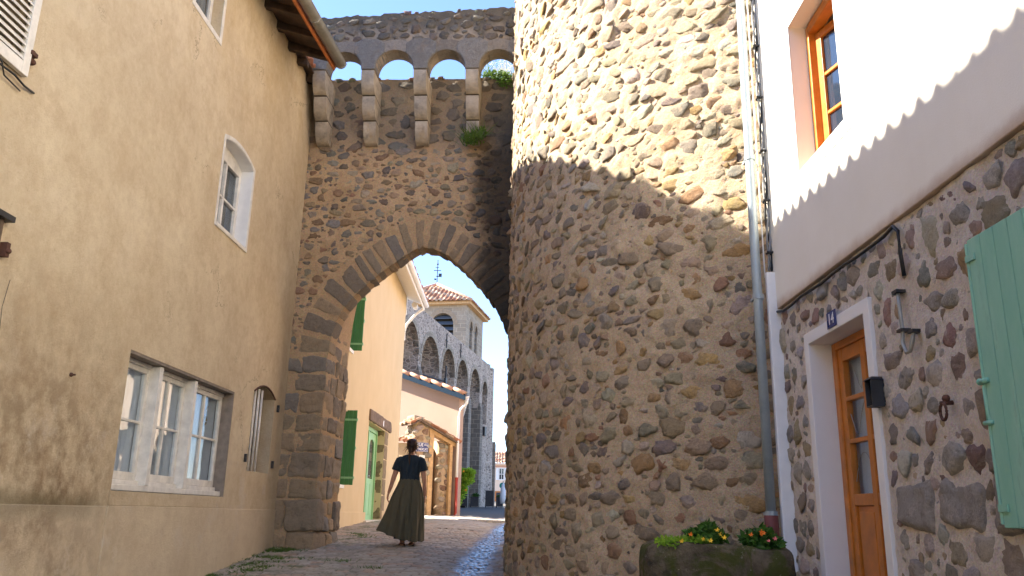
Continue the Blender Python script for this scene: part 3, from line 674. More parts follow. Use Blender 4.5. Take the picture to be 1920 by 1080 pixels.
# small arched niche with white bars
nf = node('barred_window', LH, LW(6.17, .5, -.1))
mb = MB(); plate(mb, LW, segpts(5.72, 6.62, .47, 1.49, .12), [rect(5.80, 6.54, .53, 1.42)], -.30, -.25); obj('window_frame', mb, M['grey_reveal'], nf)
g = MB(); g.boxf(LW, 5.80, 6.54, .53, 1.42, -.275, -.27); obj('pane', g, M['glass_dim'], nf)
for u in (5.86, 6.0, 6.13):
    b = MB(); b.tube([LW(u, .47, -.03), LW(u, 1.55, -.03)], .016, 8); obj('bar', b, M['white_paint'], nf, smooth=True)
rimp = segpts(5.72, 6.62, .47, 1.49, .12); b = MB()
b.tube([LW(p[0], p[1], .004) for p in rimp[2:]], .012, 6); obj('arch_rim', b, M['rust'], nf, smooth=True)
for (u, v) in ((5.60, .62), (6.72, .60), (6.74, 1.38)):
    b = MB(); b.boxf(LW, u - .015, u + .015, v - .05, v + .05, 0, .035); b.boxf(LW, u - .03, u + .03, v - .015, v + .015, .01, .028); obj('shutter_pin', b, M['black_metal'], LH, bevel=.004)

# tall upper window with a painted white band
def band(mb, F, P, wdt, w0, w1):
    """a flat band round the opening P (list of u,v)"""
    c = Vector((sum(p[0] for p in P) / len(P), sum(p[1] for p in P) / len(P)))
    n = len(P); out = []
    for i in range(n):
        a, b, d = Vector(P[i - 1]), Vector(P[i]), Vector(P[(i + 1) % n]); t = ((b - a).normalized() + (d - b).normalized()); t = t.normalized() if t.length > 1e-6 else (d - b).normalized()
        nn = Vector((t.y, -t.x)); nn = nn if nn.dot(b - c) > 0 else -nn; k = wdt / max(.5, abs(nn.dot(Vector(((b - a).normalized().y, -(b - a).normalized().x))))); out.append(tuple(b + nn * k))
    plate(mb, F, out, [P], w0, w1)
un = node('window', LH, LW(4.3, 3.6, -.1))
mb = MB(); band(mb, LW, segpts(3.845, 4.835, 3.155, 4.19, .085), .045, -.002, .008); obj('painted_band', mb, M['white_paint'], un)
mb = MB()
inn = segpts(3.842, 4.838, 3.152, 4.19, .088); shr = segpts(3.852, 4.828, 3.162, 4.185, .083); plate(mb, LW, inn, [shr], -.30, .001); obj('painted_reveal', mb, M['clean_white'], un)
mb = MB(); plate(mb, LW, shr, [rect(3.93, 4.33, 3.25, 4.08), rect(4.37, 4.76, 3.25, 4.08)], -.22, -.15)
mb.boxf(LW, 3.93, 4.76, 3.62, 3.65, -.20, -.155); obj('window_frame', mb, M['white_paint'], un, bevel=.004)
g = MB(); g.boxf(LW, 3.92, 4.77, 3.24, 4.09, -.19, -.186); obj('pane', g, M['glass_dim'], un)
mb = MB(); mb.boxf(LW, 3.82, 4.86, 3.10, 3.148, -.15, .02); obj('sill', mb, M['white_paint'], un, bevel=.006)
# the top window cut by the frame
tn = node('window', LH, LW(2.97, 5.5, -.1))
mb = MB(); band(mb, LW, topw, .06, -.002, .008); obj('painted_band', mb, M['white_paint'], tn)
mb = MB(); plate(mb, LW, rect(2.625, 3.315, 5.185, 5.995), [rect(2.69, 3.25, 5.25, 5.93)], -.17, -.12); obj('window_frame', mb, M['white_paint'], tn, bevel=.004)
g = MB(); g.boxf(LW, 2.68, 3.26, 5.24, 5.94, -.15, -.146); obj('pane', g, M['glass_dim'], tn); curtain(tn, LW, 2.7, 3.28, 5.2, 5.95, -.2)
# louvred shutter top left
sn = node('shutter', LH, LW(-.2, 3.4, .03))
mb = MB(); F2 = LW; S0, S1, T0, T1_ = -.45, .21, 2.90, 4.25
mb.boxf(F2, S0, S0 + .07, T0, T1_, .012, .05); mb.boxf(F2, S1 - .075, S1, T0, T1_, .012, .05); mb.boxf(F2, S0 + .07, S1 - .075, T0, T0 + .09, .013, .049); mb.boxf(F2, S0 + .07, S1 - .075, T1_ - .09, T1_, .013, .049)
obj('shutter_frame', mb, M['white_paint'], sn, bevel=.004)
mb = MB()
for k in range(22):
    z = T0 + .10 + k * .053; p = [F2(S0 + .07, z, .045), F2(S1 - .075, z, .045), F2(S1 - .075, z + .042, .016), F2(S0 + .07, z + .042, .016)]
    q = [x + Vector((0, 0, .009)) for x in p]; mb.add(p + q, [(0, 1, 2, 3), (7, 6, 5, 4), (0, 4, 5, 1), (1, 5, 6, 2), (2, 6, 7, 3), (3, 7, 4, 0)])
obj('louvres', mb, M['white_paint'], sn)
mb = MB(); mb.boxf(F2, .19, .26, 3.08, 3.11, .01, .06); mb.boxf(F2, .245, .27, 3.03, 3.14, .01, .03); mb.ball(F2(.26, 3.05, .03), .022, seg=8, rg=6); obj('hinge', mb, M['rust'], sn)
mb = MB(); mb.tube([F2(-.5, 2.86, .02), F2(-.2, 2.84, .03), F2(.1, 2.86, .03), F2(.22, 2.84, .03), F2(.36, 2.86, .012)], .008, 6)
mb.tube([F2(-.3, 2.93, .02), F2(-.05, 2.87, .035), F2(.0, 2.80, .03), F2(.2, 2.79, .02)], .006, 6)
tag(obj('loose_wire', mb, M['black_metal'], smooth=True), 'thin loose wire on the ochre wall below the louvred shutter', 'wire')
# dark grey old window frame at the left edge
ln = node('window', LH, LW(-.2, 1.2, -.1))
mb = MB(); band(mb, LW, rect(-.6, .22, .6, 1.80), .07, -.003, .03); obj('window_frame', mb, M['old_timber'], ln, bevel=.006)
g = MB(); g.boxf(LW, -.58, .2, .62, 1.78, -.12, -.115); obj('pane', g, M['glass_dim'], ln)
mb = MB(); mb.boxf(LW, -.7, .34, 1.86, 1.90, 0, .07); obj('drip_board', mb, M['black_metal'], ln)
mb = MB(); mb.boxf(LW, .33, .37, 1.62, 1.72, .0, .05); mb.ball(LW(.35, 1.66, .055), .02, seg=8, rg=6); obj('shutter_pin', mb, M['rust'], LH)
mb = MB(); mb.ball(LW(1.43, .99, .005), .018, seg=8, rg=6); mb.tube([LW(1.43, .99, 0), LW(1.43, .99, .04)], .008, 6); obj('iron_peg', mb, M['rust'], LH)
# plaster crack
mb = MB(); pc = [(.50, 1.50), (.47, 1.30), (.49, 1.14), (.45, .98), (.40, .82), (.33, .70), (.30, .62)]
for i in range(len(pc) - 1):
    a, b = pc[i], pc[i + 1]; mb.add([LW(a[0] - .003, a[1], .002), LW(a[0] + .003, a[1], .002), LW(b[0] + .003, b[1], .002), LW(b[0] - .003, b[1], .002)], [(0, 1, 2, 3)])
obj('plaster_crack', mb, M['black'], LH)

# roof: eave line runs from e0 to e1; overhang narrows towards the camera
E0 = Vector((-3.34, 4.4, 6.33)); E1 = Vector((-2.68, 10.75, 6.36)); ED = (E1 - E0).normalized(); pit = Vector((-1, .11, .36)).normalized()
tile_roof('roof', E0 + Vector((0, 0, .06)), ED, pit, (E1 - E0).length, 4.6, LH, sp=.175, amp=.038)
tile_roof('roof', (-3.34, -8, 6.39), (0, 1, 0), (-1, 0, .36), 12.35, 4.6, LH, sp=.175, amp=.038, res=6)
tile_roof('roof', (-3.2, 10.75, 6.62), (0.03, 1, 0), (-1, 0, .36), 1.3, 4.2, LH, sp=.175, amp=.038)
def along(y): t = (y - E0.y) / (E1.y - E0.y); return E0 + (E1 - E0) * t
mb = MB()      # boards under the tiles
a, b = E0 + Vector((.0, 0, .01)), E1 + Vector((.0, 0, .01)); sl_ = Vector((-4.4, .3, 4.4 * .36)); up_ = Vector((0, 0, .025))
mb.add([a, b, b + sl_, a + sl_, a + up_, b + up_, b + sl_ + up_, a + sl_ + up_], [(3, 2, 1, 0), (4, 5, 6, 7), (0, 1, 5, 4), (1, 2, 6, 5), (2, 3, 7, 6), (3, 0, 4, 7)])
a = Vector((-3.32, -8, 6.34)); b = Vector((-3.32, 4.38, 6.34)); mb.add([a, b, b + sl_, a + sl_, a + up_, b + up_, b + sl_ + up_, a + sl_ + up_], [(3, 2, 1, 0), (4, 5, 6, 7), (0, 1, 5, 4), (1, 2, 6, 5), (2, 3, 7, 6), (3, 0, 4, 7)])
a = Vector((-3.18, 10.77, 6.57)); b = Vector((-3.15, 11.98, 6.57)); mb.add([a, b, b + sl_, a + sl_, a + up_, b + up_, b + sl_ + up_, a + sl_ + up_], [(3, 2, 1, 0), (4, 5, 6, 7), (0, 1, 5, 4), (1, 2, 6, 5), (2, 3, 7, 6), (3, 0, 4, 7)])
obj('soffit_boards', mb, M['dark_wood'], LH)
for k in range(13):
    y = 5.3 + k * .53; 
    if y < 10.8:
        e = along(y); s = Vector((-1.3, .14, 1.3 * .36)); p0 = e + Vector((.0, 0, -.0)); mb = MB()
        vs_ = []
        for (pt, dz) in ((p0, -.085), (p0 + s, -.14)):
            for dy in (-.05, .05): vs_ += [pt + Vector((0, dy, dz)), pt + Vector((0, dy, .008))]
        mb.add(vs_, [(0, 1, 3, 2), (4, 6, 7, 5), (0, 4, 5, 1), (2, 3, 7, 6), (0, 2, 6, 4), (1, 5, 7, 3)])
    else:
        y2 = y; p0 = Vector((-3.16, y2, 6.56)); mb = MB(); s = Vector((-.9, 0, .9 * .36)); vs_ = []
        for (pt, dz) in ((p0, -.09), (p0 + s, -.14)):
            for dy in (-.05, .05): vs_ += [pt + Vector((0, dy, dz)), pt + Vector((0, dy, .008))]
        mb.add(vs_, [(0, 1, 3, 2), (4, 6, 7, 5), (0, 4, 5, 1), (2, 3, 7, 6), (0, 2, 6, 4), (1, 5, 7, 3)])
    obj('rafter', mb, M['dark_wood'], LH, bevel=.006)
FE = frame((E0.x, E0.y), (ED.x, ED.y), 1); LE = (E1 - E0).length
mb = MB(); mb.boxf(FE, 0, LE, 6.20, 6.372, .002, .028); obj('fascia', mb, M['rust_board'], LH, bevel=.003)
def gutter(F, L, z, w, r, parent, mat, slope=0):
    mb = MB(); N = 10; P = []
    for s in (0, L):
        for k in range(N + 1):
            t = pi * k / N; P.append(F(s, z - r * sin(t), w - r * cos(t)))
    mb.add(P, [(i, i + 1, N + 2 + i, N + 1 + i) for i in range(N)])
    mb.add([F(s, z - r * sin(pi * k / N), w - r * cos(pi * k / N)) for s in (0,) for k in range(N + 1)], [tuple(range(N + 1))])
    mb.add([F(s, z - r * sin(pi * k / N), w - r * cos(pi * k / N)) for s in (L,) for k in range(N + 1)], [tuple(range(N + 1))])
    g = obj('gutter', mb, M[mat], parent, fixn=False, autosm=40); g.modifiers.new('t', 'SOLIDIFY').thickness = .004
    c = MB()
    for s in np.arange(.6, L, 1.15):
        c.tube([F(s, z - (r + .006) * sin(pi * k / 8), w - (r + .006) * cos(pi * k / 8)) for k in range(9)], .008, 5)
    c.tube([F(0, z, w + r), F(L, z, w + r)], .010, 6)
    obj('gutter_bracket', c, M[mat], g, smooth=True); return g
gutter(FE, LE, 6.30, .115, .075, LH, 'zinc_old')

# ------------------------------------------------------------------ RIGHT HOUSE
RW = frame((2.15, 0), (0, 1), -1)
RH = thing('cream_house', (2.6, 4, -1.15), 'cream rendered house on the right with cobblestone lower wall and orange wooden door', 'house')
WIN = rect(4.80, 5.65, 2.49, 3.72)
mb = MB(); plate(mb, RW, rect(-9, 6.46, 1.62, 5.6), [WIN], -.35, .03); obj('wall', mb, M['white_render'], RH, bevel=.006)
mb = MB(); mb.boxf(RW, -9, 6.44, -2, 5.5, -4.2, -.75); mb.boxf(RW, 6.2, 6.455, -2, 1.6, -.75, -.35); obj('inner_wall', mb, M['dark_in'], RH)
tile_roof('roof', (1.85, -9, 5.62), (0, 1, 0), (1, 0, .33), 15.5, 4, RH, sp=.25, res=5)
mb = MB(); band(mb, RW, [(4.805, 2.495), (5.645, 2.495), (5.645, 3.715), (4.805, 3.715)], .10, .028, .036); obj('painted_band', mb, M['surround'], RH)
wn = node('window', RH, RW(5.2, 3.1, -.1))
mb = MB(); mb.boxf(RW, 5.595, 5.648, 2.50, 3.70, -.19, -.10); mb.boxf(RW, 4.802, 4.85, 2.50, 3.70, -.19, -.10); mb.boxf(RW, 4.85, 5.595, 3.63, 3.71, -.19, -.10); mb.boxf(RW, 4.85, 5.595, 2.495, 2.54, -.19, -.10); obj('window_frame', mb, M['orange_wood'], wn, bevel=.006)
def leaf(F, u0, u1, v0, v1, w, rows, parent, mat, gl, cols=1, st=.06):
    mb = MB(); mb.boxf(F, u0, u0 + st, v0, v1, w - .045, w); mb.boxf(F, u1 - st, u1, v0, v1, w - .045, w); mb.boxf(F, u0 + st, u1 - st, v0, v0 + st, w - .044, w - .001); mb.boxf(F, u0 + st, u1 - st, v1 - st, v1, w - .044, w - .001)
    for j in range(1, rows): c = v0 + st + (v1 - v0 - 2 * st) * j / rows; mb.boxf(F, u0 + st, u1 - st, c - .013, c + .013, w - .04, w - .004)
    f = obj('casement', mb, M[mat], parent, bevel=.004)
    g = MB(); g.boxf(F, u0 + st - .003, u1 - st + .003, v0 + st - .003, v1 - st + .003, w - .026, w - .022); obj('pane', g, M[gl], parent); return f
FO = frame((2.15 + .15, 5.585), (sin(radians(15)), -cos(radians(15))), 1); leaf(FO, 0, .36, 2.55, 3.62, 0, 3, wn, 'orange_wood', 'sky_glass'); leaf(FO, .365, .70, 2.55, 3.62, 0, 3, wn, 'orange_wood', 'sky_glass')

# cobbled lower wall
DOOR = rect(4.78, 5.82, -2.2, 1.26)
def rforb(u, v, a, b): return (4.70 < u + a and u - a < 5.90 and v - b < 1.34) or u + a > 6.44 or v + b > 1.61 or v - b < -1.16 or (abs(u - 3.98) < a + .08 and abs(v - .53) < b + .09) or (abs(u - 4.29) < a + .10 and .82 < v + b and v - b < 1.28)
def rsz(r):
    k = r.random(); s = r.uniform(.03, .052) if k < .45 else r.uniform(.052, .076) if k < .93 else r.uniform(.076, .105); q = r.uniform(.7, 1.7); return s * sqrt(q), s / sqrt(q)
pre = [(4.455, .085, .20, .115, 0), (3.99, .085, .195, .11, 0), (3.52, .085, .19, .12, 0)]
st = pack(2.2, 6.44, -1.16, 1.61, .95, rsz, 11, rforb, .35, pre)
st = pack(2.2, 6.44, -1.16, 1.61, .9, lambda r: (lambda s, q: (s * sqrt(q), s / sqrt(q)))(r.uniform(.018, .036), r.uniform(.7, 1.8)), 12, rforb, .5, st)
palr = [(.56, .48, .38), (.46, .40, .33), (.64, .56, .46), (.40, .35, .30), (.62, .54, .45), (.50, .38, .27), (.43, .41, .38), (.60, .45, .27), (.42, .27, .22)]
RWs = lambda u, v, w_=0: RW(u, v, w_ + .0)
V1, F1 = gridsurf(RWs, 5.82, 6.455, -1.3, 1.615, .02, .007, 7, 1, 5, st, .006); V2, F2_ = gridsurf(RWs, 2.0, 4.78, -1.3, 1.615, .02, .007, 7, 2, 5, st, .006); V3, F3 = gridsurf(RWs, 4.78, 5.82, 1.26, 1.615, .03, .008, 5, 3)
core = MB(); core.boxf(RW, -9, 4.78, -2, 1.615, -.35, -.02); core.boxf(RW, 5.82, 6.45, -2, 1.615, -.35, -.02); core.boxf(RW, 4.78, 5.82, 1.26, 1.615, -.35, -.02); core.boxf(RW, -9, 2.0, -2, 1.615, -.02, 0.0); CV, CF = tri_mb(core)
big = [s for s in st if s in pre]; small = [s for s in st if s not in pre]
SV, SF, SC = stones_mesh(rubble(RWs, small, palr, 5, sink=.26, thick=(.35, .6), bright=(.7, 1.25)), T3)
rng = random.Random(3); bl = [block(rng, RW, s[0] - s[2], s[0] + s[2], s[1] - s[3], s[1] + s[3], -.06, .028, .045, .02, (.46, .41, .35), 14) for s in pre]
np_obj('cobblestone_wall', [(V1, F1, None, 0), (V2, F2_, None, 0), (V3, F3, None, 0), (CV, CF, None, 0), (SV, SF, SC, 1)] + [(a, b, c, 1) for a, b, c in bl], [M['mortar_right'], M['stone_right']], RH, smooth=True)
# door surround
mb = MB()
P_out = [(4.75, -1.3), (4.75, 1.30), (5.85, 1.30), (5.85, -1.3), (5.765, -1.3), (5.765, 1.215), (4.835, 1.215), (4.835, -1.3)]
plate(mb, RW, P_out, [], -.30, .022); obj('door_surround', mb, M['surround'], RH, bevel=.006)
dn = node('door', RH, RW(5.3, 0, -.15)); W0 = -.14
mb = MB(); mb.boxf(RW, 5.70, 5.764, -1.25, 1.212, W0 - .07, W0); mb.boxf(RW, 4.836, 4.90, -1.25, 1.212, W0 - .07, W0); mb.boxf(RW, 4.90, 5.70, 1.16, 1.213, W0 - .07, W0); obj('door_frame', mb, M['orange_wood'], dn, bevel=.006)
mb = MB(); D0, D1, w_ = 4.90, 5.70, W0 - .015
for a, b in ((D0, D0 + .07), (D1 - .07, D1), (5.265, 5.335)): mb.boxf(RW, a, b, -1.06, 1.158, w_ - .05, w_)
for a, b in ((1.07, 1.158), (.10, .175), (.505, .535), (.79, .82), (-.62, -.54), (-1.06, -.92)):
    mb.boxf(RW, D0 + .07, 5.265, a, b, w_ - .049, w_ - .002); mb.boxf(RW, 5.335, D1 - .07, a, b, w_ - .049, w_ - .002)
for a, b in ((-.92, -.62), (-.54, .10)):
    for c, d in ((D0 + .07, 5.265), (5.335, D1 - .07)):
        mb.boxf(RW, c, d, a, b, w_ - .04, w_ - .022); mb.boxf(RW, c + .035, d - .035, a + .04, b - .04, w_ - .03, w_ - .012)
obj('door_leaf', mb, M['orange_wood'], dn, bevel=.005)
mb = MB(); mb.boxf(RW, D0 + .06, D1 - .06, .17, 1.08, w_ - .036, w_ - .032); obj('pane', mb, M['glass'], dn)
curtain(dn, RW, D0 + .03, D1 - .03, .12, 1.12, w_ - .09, .008)
mb = MB()
for (c, d) in ((5.0, 5.26), (5.34, 5.63)):      # leaded arcs on the glass
    for z0 in (.18, .53, .83):
        mb.tube([RW(c + (d - c) * t, z0 + .26 * abs(sin(t * 2.3 + z0 * 3)), w_ - .028) for t in np.linspace(0, 1, 9)], .003, 4)
obj('leading', mb, M['grey_metal'], dn)
mb = MB(); mb.boxf(RW, 4.915, 4.955, -.16, .02, w_, w_ + .012); mb.tube([RW(4.935, -.03, w_), RW(4.935, -.03, w_ + .05), RW(5.03, -.03, w_ + .055)], .009, 8); obj('handle', mb, M['grey_metal'], dn, smooth=False)
mb = MB(); mb.boxf(RW, 4.76, 5.84, -1.3, -1.07, -.3, .12); obj('doorstep', mb, M['kerb'], RH, bevel=.01)
# house number
mb = MB(); mb.boxf(RW, 5.22, 5.375, 1.235, 1.345, .024, .030); pn = tag(obj('number_plate', mb, M['sign_blue'], bevel=.003), 'small dark blue enamel house number plate reading 14 above the orange door', 'number plate')
def text(body, F, u, v, w_, size, mat, parent, flip=1, ext=.001, nm='lettering', align='CENTER', sx=1.0):
    c = bpy.data.curves.new(nm, 'FONT'); c.body = body; c.size = size; c.extrude = ext; c.align_x = align; c.align_y = 'CENTER'; c.materials.append(M[mat]); c.offset = size * .004
    tmp = bpy.data.objects.new(nm, c); COL.objects.link(tmp); me = bpy.data.meshes.new_from_object(tmp); me.name = nm; bpy.data.objects.remove(tmp); o = bpy.data.objects.new(nm, me); link(o, parent); U = (F(1, 0, 0) - F(0, 0, 0)) * flip; N = F(0, 0, 1) - F(0, 0, 0)
    m = Matrix((U * sx, Vector((0, 0, 1)), N)).transposed().to_4x4(); m.translation = F(u, v, w_) - wloc(parent); o.matrix_local = m; return o
text('14', RW, 5.297, 1.29, .0312, .105, 'sign_white', pn, flip=-1)
# mint green shutter
for_sh = node('shutter', RH, RW(3.35, .6, .07)); mb = MB()
for k in range(6):
    a = 2.93 + k * .103; mb.boxf(RW, a, a + .099, -.015, 1.243, .055, .083)
obj('planks', mb, M['mint'], for_sh, bevel=.004)
mb = MB(); mb.tube([RW(3.556, -.0, .075), RW(3.556, 1.23, .075)], .012, 8); mb.boxf(RW, 3.49, 3.558, .05, .08, .084, .092); mb.boxf(RW, 3.49, 3.558, 1.14, 1.17, .084, .092); obj('edge_rod', mb, M['mint'], for_sh)
mb = MB(); mb.tube([RW(3.56, .58, .08), RW(3.56, .42, .08)], .009, 8); mb.tube([RW(3.51, .60, .09), RW(3.575, .60, .09)], .012, 8); mb.tube([RW(3.52, .42, .09), RW(3.575, .42, .09)], .010, 8); mb.ball(RW(3.57, .60, .09), .016, seg=8, rg=6); obj('hinge', mb, M['mint'], for_sh, smooth=True)
# wall lantern beside the door
lt = thing('wall_lantern', RW(4.700, .70, .0), 'dark metal box lantern fixed beside the orange door', 'lantern')
mb = MB(); mb.boxf(RW, 4.670, 4.730, .64, .79, -.01, .017); obj('back_plate', mb, M['black_metal'], lt)
mb = MB(); a = [RW(4.655, .785, .016), RW(4.745, .785, .016), RW(4.745, .785, .10), RW(4.655, .785, .10)]; b = [RW(4.670, .805, .016), RW(4.730, .805, .016), RW(4.730, .805, .075), RW(4.670, .805, .075)]; mb.add(a + b, [(3, 2, 1, 0), (4, 5, 6, 7), (0, 1, 5, 4), (1, 2, 6, 5), (2, 3, 7, 6), (3, 0, 4, 7)])
mb.boxf(RW, 4.660, 4.666, .64, .785, .018, .09); mb.boxf(RW, 4.734, 4.740, .64, .785, .018, .09); mb.boxf(RW, 4.660, 4.740, .632, .64, .018, .09); mb.boxf(RW, 4.666, 4.734, .64, .785, .016, .022); obj('casing', mb, M['black_metal'], lt, bevel=.002)
mb = MB(); mb.tube([RW(4.700, .641, .055), RW(4.700, .755, .055)], .014, 10); obj('bulb', mb, M['clean_white'], lt, smooth=True)
# iron ring
mb = MB(); mb.tube([RW(3.98 + .03 * cos(t), .52 + .04 * sin(t), .05) for t in np.linspace(0, 2 * pi, 17)], .008, 6); mb.tube([RW(3.98, .565, .0), RW(3.98, .56, .06)], .012, 6); mb.ball(RW(3.98, .585, .03), .02, seg=8, rg=6)
tag(obj('iron_ring', mb, M['rust'], smooth=True), 'small rusty iron tethering ring on the cobblestone wall', 'ring')
# conduit with hooks
ct = thing('wall_bracket', RW(4.3, 1.0, 0), 'bent pale metal conduit with dark clips on the cobblestone wall', 'bracket')
mb = MB(); mb.tube([RW(4.345, 1.235, .03), RW(4.335, 1.12, .035), RW(4.33, 1.0, .035), RW(4.33, .93, .04), RW(4.29, .87, .045), RW(4.25, .87, .045), RW(4.225, .92, .04), RW(4.215, .98, .03)], .011, 8); obj('conduit', mb, M['zinc_old'], ct, smooth=True)
for (u, v) in ((4.345, 1.22), (4.335, 1.0), (4.215, .97)):
    mb = MB(); mb.boxf(RW, u - .03, u + .03, v - .008, v + .008, .0, .052); obj('clip', mb, M['black_metal'], ct)
# cables
def cable(name, pts, r, label, mat='black', jit=.0):
    mb = MB(); mb.tube(pts, r, 7); return tag(obj(name, mb, M[mat], smooth=True), label, 'cable')
pts = [RW(6.36, 1.60, .03)] + [RW(u, 1.60 - .03 + .006 * sin(u * 9), .035) for u in np.arange(6.2, 4.5, -.2)] + [RW(4.42, 1.565, .04), RW(4.30, 1.585, .04), RW(4.25, 1.54, .04), RW(4.24, 1.42, .045), RW(4.235, 1.28, .04)]
cable('cable', pts, .011, 'black cable sagging along the bottom edge of the cream render')
cb = thing('cable_bundle', (2.10, 6.38, 1.9), 'twisted bundle of grey cables clipped up the corner of the cream house', 'cable')
for k in range(3):
    mb = MB(); mb.tube([Vector((2.105 + .016 * cos(z * 9 + k * 2.1), 6.40 + .012 * sin(z * 9 + k * 2.1) + .0, z)) for z in np.arange(1.95, 6.2, .05)], .009, 6); obj('strand', mb, M['grey_metal' if k else 'black'], cb, smooth=True)
for z in (2.1, 2.55, 3.0, 3.5, 4.0, 4.5, 5.0):
    mb = MB(); mb.tube([(2.07, 6.36, z), (2.15, 6.36, z)], .011, 6); mb.tube([(2.105 + .028 * cos(t), 6.40 + .028 * sin(t), z) for t in np.linspace(0, 2 * pi, 11)], .007, 5); obj('clip', mb, M['black_metal'], cb, smooth=True)
mb = MB(); mb.tube([(2.06, 6.42, z) for z in np.arange(1.9, 6.2, .1)], .006, 6); tag(obj('thin_wire', mb, M['clean_white'], smooth=True), 'thin pale wire running between the downpipe and the cable bundle', 'wire')
mb = MB(); mb.boxf(lambda u, v, w_=0: Vector((u, 6.40 - w_, v)), 2.05, 2.16, -1.2, 1.93, 0, .05); tag(obj('cable_cover', mb, M['pvc'], bevel=.012), 'long pale plastic cable cover strip beside the zinc downpipe', 'cable cover')
# downpipe
dp = thing('downpipe', (2.0, 6.40, -1.05), 'zinc downpipe with a red brown cast iron foot between tower and house', 'downpipe')
mb = MB(); mb.tube([(1.985, 6.37, 6.3), (1.98, 6.37, 4), (1.975, 6.37, 2), (1.975, 6.37, .02)], .037, 16); obj('pipe', mb, M['zinc'], dp, smooth=True)
mb = MB(); mb.tube([(1.975, 6.37, .03), (1.975, 6.37, -.1), (1.975, 6.37, -1.2)], .052, 16); obj('foot', mb, M['cast_red'], dp, smooth=True)
for z in (.04, 1.72, 2.93, 4.6):
    mb = MB(); mb.tube([(1.978, 6.37, z - .02), (1.978, 6.37, z + .02)], .045, 16); mb.boxf(lambda u, v, w_=0: Vector((u, 6.37 + w_, v)), 1.95, 2.01, z - .012, z + .012, .03, .12); obj('clamp', mb, M['zinc'], dp)
# ------------------------------------------------------------------ ROUND TOWER
TC = (4.23, 10.45); TR = 4.24
def TW(u, v, w_=0):      # u = arc length, 0 at the west point, growing towards the camera
    ph = u / TR; return Vector((TC[0] - (TR + w_) * cos(ph), TC[1] - (TR + w_) * sin(ph), v))
tower = thing('round_tower', (TC[0], TC[1], -.9), 'big round rubble stone tower rising out of the picture between arch and cream house', 'tower')
def tsz(r):
    k = r.random(); s = r.uniform(.028, .05) if k < .45 else r.uniform(.05, .076) if k < .88 else r.uniform(.076, .108); q = r.uniform(1.05, 2.4); return s * sqrt(q), s / sqrt(q)
st = pack(-1.4, 5.1, -1.05, 8.9, .95, tsz, 21, None, .1, (), .15)
st = pack(-1.4, 5.1, -1.05, 8.9, 1.1, lambda r: (lambda s, q: (s * sqrt(q), s / sqrt(q)))(r.uniform(.02, .045), r.uniform(1, 2.2)), 22, None, .0, st)
palt = [(.46, .365, .25)] * 3 + [(.39, .305, .215), (.54, .43, .295), (.34, .28, .215), (.58, .475, .34), (.30, .255, .21), (.50, .335, .17), (.56, .36, .165), (.41, .355, .295), (.62, .54, .43), (.43, .255, .15)]
VT, FT = gridsurf(TW, -1.6, 5.2, -1.2, 9.0, .026, .016, 5.0, 4, 6, st, .008)
SV, SF, SC = stones_mesh(rubble(TW, st, palt, 8, sink=.23, thick=(.32, .56), jit=.18, bright=(.75, 1.2)), T3)
core = MB(); N = 48
core.rings([[Vector((TC[0] + (TR - .04) * cos(2 * pi * k / N), TC[1] + (TR - .04) * sin(2 * pi * k / N), z)) for k in range(N)] for z in (-1.5, 9.0)]); CV, CF = tri_mb(core)
np_obj('wall', [(VT, FT, None, 0), (CV, CF, None, 0), (SV, SF, SC, 1)], [M['mortar_tower'], M['stone_tower']], tower, smooth=True)

# ------------------------------------------------------------------ GATEWAY ARCH
AW = frame((-1.45, 12.0), (.99814, -.061), 1)
gate = thing('town_gateway', (-2.9, 12, -.55), 'medieval stone gateway with pointed arch and machicolated parapet spanning the street', 'gateway')
curve = [(-2.74, 1.9), (-2.735, 2.2), (-2.70, 2.5), (-2.64, 2.75), (-2.52, 3.0), (-2.26, 3.3), (-1.956, 3.56), (-1.64, 3.80), (-1.42, 3.94), (-1.20, 3.90), (-.99, 3.80), (-.75, 3.60), (-.485, 3.32), (-.27, 3.05), (-.12, 2.78), (-.02, 2.5), (.04, 2.2), (.06, 1.9)]
curve = [(x + 1.45, z) for x, z in curve]
opening = [(curve[0][0], -2)] + curve + [(curve[-1][0], -2)]
mb = MB(); plate(mb, AW, [(-2.2, -2), (-2.2, 6.80), (2.0, 6.84), (2.0, -2)][::-1] if False else [(-2.2, -2), (2.0, -2), (2.0, 6.84), (-2.2, 6.80)], [], -1.22, -.02) if False else None
hw = [(-2.2, -2), (curve[0][0], -2)] + curve + [(curve[-1][0], -2), (2.0, -2), (2.0, 6.78), (-2.2, 6.78)]
# front ring wall .34 thick, rear wall with a taller vault
plate(mb, AW, hw, [], -.34, -.02)
rear = [(p[0] * 1.0, p[1] + (.75 if p[1] > 2.0 else 0) * min(1, max(0, (p[1] - 2.0) / .8))) for p in curve]
plate(mb, AW, [(-2.2, -2), (rear[0][0], -2)] + rear + [(rear[-1][0], -2), (2.0, -2), (2.0, 6.78), (-2.2, 6.78)], [], -1.22, -.345)
CV, CF = tri_mb(mb)
def in_open(u, v, a=0, b=0, off=.0):
    # distance test to the arch opening grown by off
    if v < 1.9: return curve[0][0] - off < u + a and u - a < curve[-1][0] + off
    for (x0, z0), (x1, z1) in zip(curve, curve[1:]):
        dx, dz = x1 - x0, z1 - z0; t = max(0, min(1, ((u - x0) * dx + (v - z0) * dz) / (dx * dx + dz * dz))); d = math.hypot(u - x0 - t * dx, v - z0 - t * dz)
        if d < off + max(a, b) * .8: return True
    # inside polygon
    ins = False; P = opening; j = len(P) - 1
    for i in range(len(P)):
        if (P[i][1] > v) != (P[j][1] > v) and u < (P[j][0] - P[i][0]) * (v - P[i][1]) / (P[j][1] - P[i][1]) + P[i][0]: ins = not ins
        j = i
    return ins
